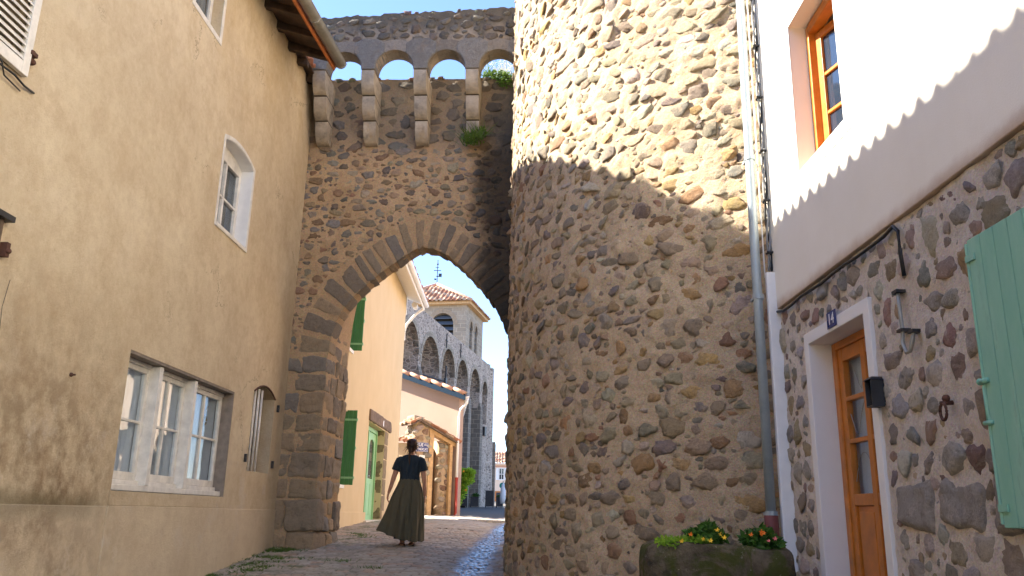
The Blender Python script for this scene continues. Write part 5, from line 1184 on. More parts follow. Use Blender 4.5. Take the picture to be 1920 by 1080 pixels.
mb = MB(); mb.add([PK(-.45, pz(-.45) + .05, .32), PK(5.3, pz(5.3) + .05, .32), PK(5.3, pz(5.3) + .05, .32) + BD * 9, PK(-.45, pz(-.45) + .05, .32) + BD * 9, PK(-.45, pz(-.45) + .02, .32), PK(5.3, pz(5.3) + .02, .32), PK(5.3, pz(5.3) + .02, .32) + BD * 9, PK(-.45, pz(-.45) + .02, .32) + BD * 9], [(0, 1, 2, 3), (7, 6, 5, 4), (0, 4, 5, 1), (1, 5, 6, 2), (2, 6, 7, 3), (3, 7, 4, 0)])
obj('soffit', mb, M['tan_timber'], PH)
mb = MB(); mb.add([PK(-.47, pz(-.47) + .07, .33), PK(5.3, pz(5.3) + .07, .33), PK(5.3, pz(5.3) - .13, .33), PK(-.47, pz(-.47) - .13, .33), PK(-.47, pz(-.47) + .07, .36), PK(5.3, pz(5.3) + .07, .36), PK(5.3, pz(5.3) - .13, .36), PK(-.47, pz(-.47) - .13, .36)], [(0, 1, 2, 3), (7, 6, 5, 4), (0, 4, 5, 1), (1, 5, 6, 2), (2, 6, 7, 3), (3, 7, 4, 0)]); obj('verge_board', mb, M['blue_fascia'], PH, bevel=.004)
# verge tiles along the gable
V = []; mb = MB()
for k in range(12):
    u = -.42 + k * .47; a = PK(u, pz(u) + .10, .33); b = PK(u + .44, pz(u + .44) + .135, .33); mb.tube([a, b], [.075, .06], 10)
obj('verge_tiles', mb, M['verge_tile'] if 'verge_tile' in M else simple('verge_terracotta', (.55, .30, .19), .85, .25), PH, smooth=True)
gutter(frame(PK(-.52, 0, .30).to_tuple()[:2], (BD.x, BD.y), 1), 8, pz(-.5) + .02, 0, .07, PH, 'pvc')
dpk = node('downpipe', PH, PK(-.05, 0, .1)); mb = MB(); mb.tube([PK(-.50, pz(-.5) - .05, .25), PK(-.47, pz(-.5) - .2, .22), PK(-.12, 3.45, .08), PK(-.06, 3.2, .07), PK(-.06, 1.15, .07)], .042, 12); obj('pipe', mb, M['pvc'], dpk, smooth=True)
mb = MB(); mb.tube([PK(-.06, 1.15, .07), PK(-.06, -.0, .07), PK(-.06, -.12, .16)], .05, 12); mb.tube([PK(-.06, 1.1, .07), PK(-.06, 1.16, .07)], .06, 12); obj('foot', mb, M['red_paint'], dpk, smooth=True)

# stone gateway porch in front of it
SG = frame((-3.12, 27.55), (.80, .60), 1)      # u to the right, face towards the street
sg = thing('stone_porch', (-2.5, 28, -.15), 'small rubble stone gateway with a lean-to tile roof against the pink house', 'porch')
def sgz(u): return 3.02 - .42 * u
rr2 = random.Random(14)
V1, F1 = gridsurf(SG, 0, .55, -.4, 2.95, .03, .012, 6, 9); core = MB(); core.boxf(SG, 0.0, .55, -.6, 2.95, -.5, -.02); core.boxf(SG, 1.05, 1.50, -.6, 2.35, -.5, -.12); CV, CF = tri_mb(core)
SL = frame(SG(0, 0, 0).to_tuple()[:2], tuple((SG(0, 0, -1) - SG(0, 0, 0)).to_tuple()[:2]), -1)   # left flank
def gsz(r): s = r.uniform(.06, .125); q = r.uniform(1, 1.9); return s * sqrt(q), s / sqrt(q)
palg = [(.42, .34, .25), (.33, .27, .20), (.5, .42, .32), (.26, .21, .17), (.46, .30, .17), (.34, .2, .13), (.55, .48, .38)]
gs = pack(0.02, .53, -.2, 2.95, .78, gsz, 51, None, .5); it = rubble(SG, gs, palg, 3, sink=.15, thick=(.35, .6))
gs = pack(0.02, .48, -.2, 2.95, .75, gsz, 52, None, .5); it += rubble(SL, gs, palg, 4, sink=.3, thick=(.4, .7))
gs = pack(1.07, 1.48, -.2, 2.3, .75, gsz, 53, None, .5); it += rubble(lambda u, v, w_=0: SG(u, v, w_ - .12), gs, [tuple(c * .8 for c in q) for q in palg], 5, sink=.3)
SV, SF, SC = stones_mesh(it, T2); np_obj('pier', [(V1, F1, None, 0), (CV, CF, None, 0), (SV, SF, SC, 1)], [M['mortar_gate'], M['stone_gate']], sg)
mb = MB(); mb.boxf(SG, .57, .75, -.3, 2.62, -.20, .02); obj('post', mb, M['tan_timber'], sg, bevel=.012)
mb = MB(); mb.boxf(SG, 1.40, 1.52, -.3, 2.25, -.20, .02); obj('post', mb, M['tan_timber'], sg, bevel=.012)
mb = MB(); a = [(.55, 2.62), (1.62, 2.17), (1.62, 2.40), (.55, 2.85)]; mb.add([SG(u, v, .03) for u, v in a] + [SG(u, v, -.2) for u, v in a], [(0, 1, 2, 3), (7, 6, 5, 4), (0, 4, 5, 1), (1, 5, 6, 2), (2, 6, 7, 3), (3, 7, 4, 0)]); obj('lintel', mb, M['tan_timber'], sg, bevel=.01)
mb = MB(); mb.boxf(SG, .75, 1.40, -.3, 2.1, -.48, -.44); obj('gate_leaf', mb, M['old_timber'], sg)
eu = (SG(1, 0, 0) - SG(0, 0, 0)); en_ = (SG(0, 0, 1) - SG(0, 0, 0)); up1 = (-eu + Vector((0, 0, .42))).normalized(); up2 = (eu + Vector((0, 0, .5))).normalized()
tile_roof('roof', SG(1.70, sgz(1.70) - .02, -.62), en_, up1, .84, 1.72, sg, sp=.21, amp=.045, row=.33, res=8)
tile_roof('roof', SG(-.22, 2.80, -.62), en_, up2, .84, .40, sg, sp=.21, amp=.045, row=.2, res=8)
mb = MB(); a = [(-.2, 2.82), (.12, 2.97), (1.66, 2.31), (1.66, 2.28), (.12, 2.93), (-.2, 2.78)]; n = 6; mb.add([SG(u, v, .18) for u, v in a] + [SG(u, v, -.6) for u, v in a], [tuple(range(n)), tuple(range(2 * n - 1, n - 1, -1))] + [(i, (i + 1) % n, n + (i + 1) % n, n + i) for i in range(n)]); obj('roof_boards', mb, M['old_timber'], sg)
V, Fc, C = block(rr2, SG, -.12, .30, 2.96, 3.10, -.4, .12, .05, .02, (.42, .36, .27), 9); np_obj('cap_stone', [(V, Fc, C, 0)], [M['stone_gate']], sg)
# garden wall between yellow house and porch
gw = thing('garden_wall', (-3.6, 28, -.2), 'low garden wall with a tiled coping between yellow house and stone porch', 'wall')
GWf = frame((-5.2, 28.4), (2.05, -.75), 1)
mb = MB(); mb.boxf(GWf, 0, 2.2, -1, 2.22, -.3, 0); obj('wall', mb, M['mortar_gate'], gw)
gd = GWf(1, 0, 0) - GWf(0, 0, 0); gn = GWf(0, 0, -1) - GWf(0, 0, 0); tile_roof('coping', GWf(-.0, 2.22, .10), gd, (gn + Vector((0, 0, .4))).normalized(), 2.2, .5, gw, sp=.2, amp=.045, row=.25, res=8)
# street sign and plaques
sgn = tag(obj('street_sign', (lambda m_: (m_.boxf(SG, .02, .52, 1.94, 2.24, .035, .043), m_)[1])(MB()), M['sign_blue'], bevel=.003), 'dark blue enamel street name plate reading RUE DU SYNDICAT on the stone porch pier', 'street sign')
text('RUE', SG, .19, 2.155, .0445, .14, 'sign_white', sgn, sx=1.05); text('DU', SG, .42, 2.165, .0445, .085, 'sign_white', sgn); text('SYNDICAT', SG, .27, 2.02, .0445, .11, 'sign_white', sgn, sx=.84)
mb = MB()
for a, b, c, d in ((.03, .51, 2.225, 2.232), (.03, .51, 1.948, 1.955), (.03, .037, 1.955, 2.225), (.503, .51, 1.955, 2.225)): mb.boxf(SG, a, b, c, d, .0435, .0445)
obj('border', mb, M['sign_white'], sgn)
tag(obj('notice', (lambda m_: (m_.boxf(SG, .18, .40, 1.63, 1.83, .035, .045), m_)[1])(MB()), M['paper']), 'small blank white notice under the blue street sign', 'notice')
tag(obj('notice', (lambda m_: (m_.boxf(SG, .18, .49, 1.38, 1.58, .035, .045), m_)[1])(MB()), M['paper_yellow']), 'wide yellow notice below the small white one', 'notice')

# bush
bush = thing('flowering_bush', (-1.75, 30.6, -.05), 'bright green shrub with orange blossoms beside the pink house corner', 'bush')
bl = [((-1.9, 30.5, 1.35), (.33, .3, .28)), ((-1.55, 30.5, 1.2), (.28, .3, .26)), ((-1.8, 30.5, .85), (.34, .3, .38)), ((-1.95, 30.5, .35), (.24, .3, .4)), ((-1.42, 30.4, 1.4), (.15, .15, .10)), ((-1.95, 30.4, 1.85), (.12, .12, .12))]
leaves('foliage', bl, 5200, .085, M['leaf'], bush, 61)
mb = MB(); r = random.Random(3)
for k in range(7): x = -1.85 + r.uniform(-.15, .15); mb.tube([(x, 30.6, -.15), (x + r.uniform(-.15, .15), 30.55, .7), (x + r.uniform(-.3, .3), 30.5, 1.4)], [.025, .018, .008], 6)
obj('stem', mb, M['old_timber'], bush)
for (x, z) in ((-1.78, 1.58), (-1.72, 1.22), (-1.88, 1.13), (-1.5, .8), (-1.6, 1.45)):
    mb = MB(); mb.ball((x, 30.18, z), (.026, .02, .026), seg=8, rg=6); obj('blossom', mb, M['petal_o'], bush)

# ------------------------------------------------------------------ CHURCH
CW = frame((-4.705, 41.35), (.1912, .98155), 1)
ch = thing('stone_church', (-3, 50, .4), 'large stone church with tall blind arches and a square bell tower with tiled roof', 'church')
ch.rotation_euler = (0, 0, 0)
arches = [archpts(-2.9, .0, -1, 7.75, 1.45, 12), archpts(.5, 3.9, -1, 7.45, 1.70, 12), archpts(4.46, 7.3, -1, 7.75, 1.45, 12), archpts(7.85, 10.6, -1, 7.75, 1.42, 12), archpts(11.3, 13.95, -1, 7.85, 1.35, 12), archpts(14.75, 16.3, 5.9, 8.0, .83, 12)]
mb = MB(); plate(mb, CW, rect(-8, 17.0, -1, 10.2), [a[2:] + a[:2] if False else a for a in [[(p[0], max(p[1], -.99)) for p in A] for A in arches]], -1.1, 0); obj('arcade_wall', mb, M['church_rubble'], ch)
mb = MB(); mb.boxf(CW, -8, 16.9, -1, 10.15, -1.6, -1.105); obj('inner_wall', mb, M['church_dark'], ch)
# arch rings of small voussoirs and dressed piers
for A in arches:
    P = A[2:]; mb = MB()
    for a, b in zip(P, P[1:]):
        c = Vector((sum(q[0] for q in P) / len(P), min(q[1] for q in P))); na = (Vector(a) - c).normalized() * .28; nb = (Vector(b) - c).normalized() * .28; e = Vector(b) - Vector(a); a2 = Vector(a) + e * .04; b2 = Vector(b) - e * .04
        q = [tuple(a2), tuple(b2), tuple(b2 + nb), tuple(a2 + na)]; mb.add([CW(x, y, .03) for x, y in q] + [CW(x, y, -.3) for x, y in q], [(0, 1, 2, 3), (7, 6, 5, 4), (0, 4, 5, 1), (1, 5, 6, 2), (2, 6, 7, 3), (3, 7, 4, 0)])
    obj('arch_ring', mb, M['church_ashlar'], ch)
for a, b in ((.0, .5), (3.9, 4.46), (7.3, 7.85), (10.6, 11.3), (13.95, 14.6)):
    mb = MB(); mb.boxf(CW, a - .02, b + .02, -1, 6.8, -.5, .12); mb.add([CW(a - .02, 6.8, .12), CW(b + .02, 6.8, .12), CW(b + .02, 7.2, .0), CW(a - .02, 7.2, .0), CW(a - .02, 6.8, -.1), CW(b + .02, 6.8, -.1)], [(0, 1, 2, 3), (0, 3, 4), (1, 5, 2)]); obj('buttress', mb, M['church_dark'], ch)
mb = MB()
for u, v in ((5.1, 9.55), (8.4, 9.6)):
    mb.tube([CW(u, v - .42, .05), CW(u, v + .42, .05)], .035, 6); mb.tube([CW(u - .2, v, .05), CW(u + .2, v, .05)], .03, 6)
obj('wall_anchor', mb, M['black_metal'], ch)
mb = MB(); mb.tube([CW(1.2, 7.0, -.3), CW(4.1, 7.0, .35)], .045, 6); mb.tube([CW(4.1, 6.2, .35), CW(4.1, 7.9, .35)], .05, 6); mb.boxf(CW, 3.95, 4.25, 6.8, 7.2, .3, .4); obj('iron_bracket', mb, M['black_metal'], ch)
mb = MB(); mb.boxf(CW, 15.2, 15.75, 5.1, 5.7, -.3, .16); obj('slit_window', mb, M['black'], ch)
# rounded end turret
tc = CW(17.4, 0, -.75); mb = MB(); N = 28
mb.rings([[Vector((tc.x + rr * cos(2 * pi * k / N), tc.y + rr * sin(2 * pi * k / N), z)) for k in range(N)] for z, rr in ((-1, 1.05), (3, .98), (9.0, .95), (10.05, .95))]); obj('turret', mb, M['church_rubble'], ch, autosm=40)
mb = MB(); mb.rings([[Vector((tc.x + .1 + rr * cos(2 * pi * k / 12 + .4) * 1.0, tc.y + rr * sin(2 * pi * k / 12 + .4), z)) for k in range(12)] for z, rr in ((9.9, .6), (10.35, .58))]); obj('turret_cap', mb, M['church_ashlar'], ch)
# wing of the church on the far right
mb = MB(); mb.boxf(frame((-.95, 60), (1, 0), 1), -1.5, -.02, -1, 5.0, -3, 0); obj('side_wing', mb, M['church_dark'], ch)
# bell tower
bt = node('bell_tower', ch, (-5.6, 60, 10)); B = frame((-3.2, 56.7), (-.98155, .1912), -1); B2 = frame((-3.2, 56.7), (.1912, .98155), 1)
WT, WD = 6.1, 5.3
bi = [archpts(.92, 2.55, 10, 12.9, .85, 12)]
mb = MB(); plate(mb, B, rect(0, WT, 9, 14.5), bi, -.5, 0); plate(mb, B2, rect(0.002, WD, 9, 14.5), [archpts(1.15, 1.95, 10.2, 12.85, .6, 10), archpts(2.7, 3.5, 10.2, 12.85, .6, 10)], -.5, -.003)
B3 = frame(B(WT, 0, 0).to_tuple()[:2], (.1912, .98155), -1); mb.boxf(B3, 0.01, WD, 9, 14.5, -.4, 0); B4 = frame(B2(WD, 0, 0).to_tuple()[:2], (-.98155, .1912), 1); mb.boxf(B4, 0.01, WT - .01, 9, 14.5, -.4, 0)
obj('tower_wall', mb, M['church_ashlar'], bt)
M['warm_ring'] = mat_ashlar('warm_ring', (.42, .33, .24), (.34, .27, .20), (.4, .3, .2)); M['slate'] = simple('slate_blue_louvre', (.07, .085, .11), .6, .15)
for A, F_, rad, (u0, u1) in ((bi[0], B, .32, (.9, 2.58)), (archpts(1.15, 1.95, 10.2, 12.85, .6, 10), B2, .2, (1.12, 1.98)), (archpts(2.7, 3.5, 10.2, 12.85, .6, 10), B2, .2, (2.67, 3.53))):
    P = A[2:]; c = Vector((sum(q[0] for q in P) / len(P), min(q[1] for q in P))); mb = MB()
    for a, b in zip(P, P[1:]):
        na = (Vector(a) - c).normalized() * rad; nb = (Vector(b) - c).normalized() * rad; e = Vector(b) - Vector(a); a2 = Vector(a) + e * .05; b2 = Vector(b) - e * .05; q = [tuple(a2), tuple(b2), tuple(b2 + nb), tuple(a2 + na)]
        mb.add([F_(x, y, .03) for x, y in q] + [F_(x, y, -.2) for x, y in q], [(0, 1, 2, 3), (7, 6, 5, 4), (0, 4, 5, 1), (1, 5, 6, 2), (2, 6, 7, 3), (3, 7, 4, 0)])
    obj('arch_ring', mb, M['warm_ring'], bt); mb = MB()
    for k in range(8):
        z = 10.4 + k * .42; p = [F_(u0, z, -.08), F_(u1, z, -.08), F_(u1, z + .26, -.32), F_(u0, z + .26, -.32)]; q = [x + Vector((0, 0, .05)) for x in p]; mb.add(p + q, [(0, 1, 2, 3), (7, 6, 5, 4), (0, 4, 5, 1), (1, 5, 6, 2), (2, 6, 7, 3), (3, 7, 4, 0)])
    obj('louvres', mb, M['slate'], bt)
mb = MB(); mb.boxf(B, .3, WT - .3, 9, 14.4, -4.9, -.55); obj('tower_core', mb, M['dark_in'], bt)
c0 = B(WT / 2, 0, -WD / 2); ov = .45; eh = 14.5
cor = [B(-ov, eh, ov), B(WT + ov, eh, ov), B(WT + ov, eh, -WD - ov), B(-ov, eh, -WD - ov)]; apx = Vector((c0.x, c0.y, 16.55))
for i in range(4):
    a, b = cor[i], cor[(i + 1) % 4]; e = (b - a).normalized(); m_ = (a + b) / 2; upv2 = (apx - m_); Ls = upv2.length; upv2.normalize(); W_ = (b - a).length
    def clip(p, a=a, e=e, m_=m_, upv2=upv2, Ls=Ls, W_=W_): s_ = (p - m_).dot(upv2); u_ = (p - m_).dot(e); return abs(u_) <= W_ / 2 * (1 - s_ / Ls) + .06
    tile_roof('roof', a, e, upv2, W_, Ls, bt, sp=.34, amp=.06, row=.42, res=6, clip=clip)
mb = MB(); mb.add(cor + [apx - Vector((0, 0, .02))], [(0, 1, 2, 3), (1, 0, 4), (2, 1, 4), (3, 2, 4), (0, 3, 4)]); mb.boxf(B, -ov + .1, WT + ov - .1, eh - .18, eh - .01, -WD - ov + .1, ov - .1); obj('eave', mb, M['tan_timber'], bt)
mb = MB()
for i in range(4): mb.tube([cor[i] + Vector((0, 0, .08)), apx + Vector((0, 0, .12))], .11, 8)
obj('ridge_tiles', mb, simple('ridge_terracotta', (.58, .34, .22), .85, .25), bt, smooth=True)
mb = MB(); x, y = c0.x, c0.y; mb.tube([(x, y, 16.5), (x, y, 18.6)], .035, 6); mb.tube([(x - .28, y, 17.75), (x + .28, y, 17.75)], .03, 6); mb.tube([(x - .1, y, 17.3), (x + .35, y, 17.25)], .03, 6); mb.boxf(lambda u, v, w_=0: Vector((x + u, y + w_, v)), .1, .34, 17.3, 17.52, -.01, .01); mb.ball((x, y, 18.25), .08, seg=8, rg=6); mb.tube([(x - .16, y, 18.0), (x + .1, y, 18.0)], .025, 6); mb.boxf(lambda u, v, w_=0: Vector((x + u, y + w_, v)), -.22, -.06, 17.0, 17.12, -.01, .01); obj('weathervane', mb, M['black_metal'], bt)

# dark planters at the foot of the church
pl0 = thing('planter_box', (-2.0, 51.5, gz(51.5)), 'low black planter box with a reddish plant in front of the church', 'planter', 'black planters in front of the church')
def BX(x, z, d): return lambda u, v, w_=0: Vector((x + u, 51.5 + w_, gz(51.5) + v))
def planter(root, w_, h):
    b = BX(root.location.x, 0, 0); mb = MB(); mb.boxf(b, -w_ / 2, w_ / 2, .06, h, -.2, .2); mb.boxf(b, -w_ / 2 - .02, w_ / 2 + .02, h, h + .04, -.22, .22)
    for sx in (-1, 1): mb.boxf(b, sx * w_ / 2 - .05 * (sx > 0), sx * w_ / 2 + .05 * (sx < 0), -.02, .06, -.2, .2)
    obj('box', mb, M['black_metal'], root, bevel=.01)
planter(pl0, .50, .56); leaves('foliage', [((-1.95, 51.5, gz(51.5) + .68), (.2, .15, .10))], 200, .07, M['leaf_dark'], pl0, 71)
p2 = thing('planter_box', (-2.72, 51.5, gz(51.5)), 'tall black screen box standing half behind the orange blossoming bush', 'planter', 'black planters in front of the church'); planter(p2, .55, 1.05)
p3 = thing('planter_box', (-1.10, 51.5, gz(51.5)), 'tallest black box standing right below the church turret', 'planter', 'black planters in front of the church'); planter(p3, .50, .95)
p4 = thing('planter_box', (-.49, 51.5, gz(51.5)), 'low black planter box with green leaves nearest the far house', 'planter', 'black planters in front of the church'); planter(p4, .42, .56); leaves('foliage', [((-.49, 51.5, gz(51.5) + .66), (.17, .15, .08))], 160, .06, M['leaf_dark'], p4, 72)
# far house
FW = frame((-3.5, 88), (1, 0), 1)
fh = thing('far_house', (-1, 88, 1.2), 'distant cream house with red tiled roof and white shutters at the end of the street', 'house')
FWIN = rect(2.55, 3.05, 3.45, 4.62)
mb = MB(); plate(mb, FW, rect(0, 9, -1, 5.1), [FWIN], -.3, 0); mb.boxf(FW, 0, 9, -1, 5.1, -7, -.6); obj('wall', mb, M['cream_far'], fh)
tile_roof('roof', FW(-.2, 5.1, .3), (1, 0, 0), (0, 1, .38), 9.4, 4.2, fh, sp=.30, amp=.06, res=5)
mb = MB(); mb.boxf(FW, -.1, 9.1, 4.98, 5.15, -.1, .34); obj('eave', mb, M['cream_far'], fh)
wn2 = node('window', fh, FW(2.8, 4, 0)); mb = MB(); plate(mb, FW, rect(2.50, 3.10, 3.40, 4.67), [rect(2.58, 2.78, 3.5, 4.58), rect(2.82, 3.02, 3.5, 4.58)], -.1, .02); mb.boxf(FW, 2.58, 3.02, 4.0, 4.05, -.08, .0); obj('window_frame', mb, M['clean_white'], wn2)
mb = MB(); mb.boxf(FW, 2.55, 3.05, 3.45, 4.62, -.15, -.12); obj('pane', mb, M['sky_glass'], wn2)
for a in (2.22, 3.12): mb = MB(); mb.boxf(FW, a, a + .27, 3.42, 4.66, .02, .06); obj('shutter', mb, M['clean_white'], wn2)
mb = MB(); mb.boxf(FW, 2.0, 3.9, 4.75, 4.86, .005, .03); mb.boxf(FW, 3.5, 3.62, 3.0, 4.8, .005, .03); obj('brick_band', mb, simple('faded_brick', (.55, .28, .22), .9), fh)
mb = MB(); mb.boxf(FW, 2.1, 4.2, 1.25, 2.30, .01, .05); obj('shop_front', mb, simple('orange_brown_shopfront', (.45, .17, .05), .6), fh); mb = MB(); mb.boxf(FW, 2.3, 2.7, 1.45, 2.15, .055, .065); mb.boxf(FW, 2.9, 3.3, 1.45, 2.15, .055, .065); obj('shop_pane', mb, M['sky_glass'], fh)
# green round sign and a pale bollard-like post beside the tower
sp_ = thing('round_sign', (-.38, 55, gz(55)), 'small round green sign on a post near the far house', 'sign'); mb = MB(); mb.tube([(-.38, 55, gz(55)), (-.38, 55, 1.75)], .03, 8); obj('post', mb, M['zinc_old'], sp_)
mb = MB(); mb.tube([(-.36, 54.94, 1.78), (-.36, 54.98, 1.78)], .20, 20); obj('sign_disc', mb, simple('teal_green_sign', (.01, .26, .20), .5), sp_)
M['white_cloth'] = simple('white_cloth', (.75, .74, .72), .85, .05)
pp = thing('cafe_parasol', (-.28, 50, gz(50)), 'folded white cafe parasol standing by the edge of the tower', 'parasol'); g0 = gz(50); mb = MB()
mb.rings([[Vector((-.28 + r_ * cos(2 * pi * k / 16) * (1 + .12 * (k % 2)), 50 + r_ * sin(2 * pi * k / 16) * (1 + .12 * (k % 2)), g0 + z)) for k in range(16)] for z, r_ in ((.25, .17), (.6, .18), (1.0, .15), (1.3, .09), (1.45, .02))]); obj('canopy', mb, M['white_cloth'], pp, smooth=True)
mb = MB(); mb.tube([(-.28, 50, g0), (-.28, 50, g0 + 1.55)], .025, 8); mb.tube([(-.28, 50, g0), (-.28, 50, g0 + .05)], .2, 16); obj('pole', mb, M['zinc_old'], pp)

# house across from the yellow one, behind the tower: it throws the warm light on the yellow wall
OF = frame((4.9, 0), (0, 1), -1)
oh = thing('terrace_house', (5, 20, -.3), 'cream terrace house facing the yellow house, hidden behind the round tower', 'house')
mb = MB(); plate(mb, OF, rect(15.2, 27, -2, 6.8), [rect(17 + 3 * k, 18 + 3 * k, z, z + 1.5) for k in range(3) for z in (.6, 3.6)], -.3, 0); mb.boxf(OF, 15.3, 26.9, -2, 6.7, -5, -.5); obj('wall', mb, M['cream_far'], oh)
tile_roof('roof', (4.6, 15.2, 6.8), (0, 1, 0), (1, 0, .35), 11.8, 4, oh, sp=.25, res=5)
for k in range(3):
    for z in (.6, 3.6): mb = MB(); mb.boxf(OF, 17 + 3 * k, 18 + 3 * k, z, z + 1.5, -.2, -.15); obj('window', mb, M['sky_glass'], oh)
# ------------------------------------------------------------------ WOMAN walking away
PX, PY = -1.50, 12.85; G0 = gz(PY) - .005; SCL = 1.0; HD_ = 1.0
person = thing('person', (PX, PY, G0), 'woman walking away under the arch in dark top and long olive skirt', 'person')
def Pp(x, y, z): return Vector((PX + x, PY + y, G0 + z))
H = 1.60
mb = MB()
def loft(profile, n=24):
    R = []
    for (cx, cy, z, rx, ry) in profile: R.append([Pp(cx + rx * cos(2 * pi * k / n), cy + ry * sin(2 * pi * k / n), z) for k in range(n)])
    mb.rings(R)
# torso
loft([(0, 0, .78, .13, .10), (0, 0, .86, .155, .115), (0, 0, .95, .135, .10), (0, 0, 1.02, .125, .092), (0, .0, 1.12, .145, .10), (0, .0, 1.22, .165, .105), (0, .0, 1.30, .16, .09), (0, .0, 1.345, .11, .07), (.004, .0, 1.37, .055, .05)])
# neck and head, head turned slightly right
loft([(.0, .0, 1.30, .055, .055), (.004, .01, 1.36, .050, .050), (.010, .02, 1.43, .048, .05)], 16)
HC = (.012, .02, 1.500)
loft([(.014, .045, 1.405, .030, .035), (.014, .040, 1.425, .050, .060), (.013, .030, 1.455, .064, .082), (.012, .022, 1.49, .072, .092), (.012, .018, 1.525, .074, .095), (.012, .015, 1.56, .066, .085), (.012, .012, 1.585, .045, .058), (.012, .012, 1.598, .016, .02)], 24)
mb.ball(Pp(.020, .125, 1.487), (.011, .018, .020)); mb.ball(Pp(.018, .112, 1.452), (.022, .010, .007)); mb.ball(Pp(.018, .112, 1.44), (.018, .009, .006))
for sx in (-1, 1):
    mb.ball(Pp(.018 + sx * .030, .098, 1.507), (.014, .012, .010)); mb.ball(Pp(.012 + sx * .075, .015, 1.488), (.010, .018, .030))
# arms: left swings back/out, right hangs slightly forward
def limb(pts, rs, n=14): mb.tube([Pp(*p) for p in pts], rs, n)
def hand(w, d, side, curl):
    """palm, four unequal fingers and a thumb. w wrist, d direction down"""
    w = Vector(w); d = Vector(d).normalized(); sd_ = Vector((0, side, 0)); sd_ = (sd_ - d * sd_.dot(d)).normalized(); pn = d.cross(sd_).normalized()
    for t, rr in ((.02, .024), (.045, .030), (.07, .030)): mb.ball(Pp(*(w + d * t)), (.016, .030, .026), seg=10, rg=6)
    for k, L in enumerate((.062, .072, .068, .052)):
        b = w + d * .075 + sd_ * (.024 - .016 * k); p = [b, b + d * L * .42 + pn * curl * .010, b + d * L * .75 + pn * curl * .026, b + d * L * .9 + pn * curl * .042]
        mb.tube([Pp(*q) for q in p], [.0085, .008, .0072, .006], 8)
    b = w + d * .03 + sd_ * .028; mb.tube([Pp(*q) for q in (b, b + d * .03 + sd_ * .018, b + d * .055 + sd_ * .016 + pn * curl * .012)], [.011, .009, .007], 8)
limb([(-.155, 0, 1.30), (-.19, -.005, 1.22), (-.215, -.015, 1.10), (-.245, -.03, 1.00), (-.275, -.03, .88), (-.305, -.02, .79)], [.052, .048, .041, .036, .030, .021]); hand((-.308, -.018, .785), (-.12, .03, -1), 1, 1)
limb([(.155, 0, 1.30), (.185, .005, 1.22), (.205, .01, 1.10), (.222, .0, 1.00), (.232, .02, .87), (.240, .045, .76)], [.052, .048, .041, .036, .030, .021]); hand((.241, .047, .755), (.03, .10, -1), 1, -1)
# legs, mid stride: left foot flat, right foot lifting
limb([(-.075, .0, .85), (-.075, .06, .48), (-.070, .03, .28), (-.065, .0, .08)], [.085, .055, .046, .034]); limb([(.07, .0, .85), (.072, .10, .48), (.068, .12, .28), (.062, .16, .09)], [.085, .055, .046, .034])
def foot(x, y, z, pitch):
    a = [(0, -.055, .035), (0, -.03, .045), (0, .04, .045), (0, .10, .028), (0, .16, .018), (0, .185, .014)]; rs = [.022, .034, .036, .034, .028, .014]
    P = [Pp(x, y + q[1] * cos(pitch) - q[2] * sin(pitch), z + q[2] * cos(pitch) + q[1] * sin(pitch)) for q in a]; mb.tube(P, rs, 10)
    for k in range(5): mb.ball(Pp(x - .028 + .014 * k, y + .19 - .006 * abs(k - 1), z + .014), (.009, .016, .009), seg=8, rg=5)
foot(-.065, .0, .012, 0); foot(.062, .165, .014, 0)
body = obj('body', mb, M['skin'], person, smooth=True, fixn=True)
rm = body.modifiers.new('rm', 'REMESH'); rm.mode = 'VOXEL'; rm.voxel_size = .0065; rm.use_smooth_shade = True; sm = body.modifiers.new('sm', 'SMOOTH'); sm.iterations = 2; sm.factor = .4
# hair: cap, loose bun at the nape and a thin tail
mb = MB(); R = []
n = 28
for (cy, z, rx, ry) in ((-.035, 1.405, .030, .028), (-.030, 1.43, .052, .045), (-.012, 1.46, .070, .070), (.0, 1.495, .080, .088), (.003, 1.53, .083, .094), (.004, 1.565, .077, .088), (.004, 1.593, .057, .065), (.004, 1.612, .026, .03)):
    R.append([Pp(.012 + rx * cos(2 * pi * k / n) * (1 + .035 * sin(k * 3.1 + z * 40)), cy + ry * sin(2 * pi * k / n) * (.55 if sin(2 * pi * k / n) > 0 and z < 1.55 else 1) * (1 + .03 * sin(k * 2.3)), z) for k in range(n)])
mb.rings(R)
mb.tube([Pp(.0, -.07, 1.47), Pp(-.005, -.105, 1.42), Pp(-.008, -.110, 1.34), Pp(-.002, -.112, 1.27), Pp(.0, -.115, 1.20)], [.030, .026, .018, .013, .004], 10)
r = random.Random(4)
for k in range(46):
    a = r.uniform(0, 2 * pi); p0 = Vector((.012 + .07 * cos(a), .0 - .07 * abs(sin(a)), 1.46 + r.uniform(-.03, .12))); d = Vector((cos(a) * r.uniform(.1, .5), -abs(sin(a)) * .3, r.uniform(-.6, .5))) * .08; mb.tube([Pp(*p0), Pp(*(p0 + d)), Pp(*(p0 + d * 1.7 + Vector((0, 0, -.012))))], [.004, .003, .0012], 5)
obj('hair', mb, M['hair'], person, smooth=True)
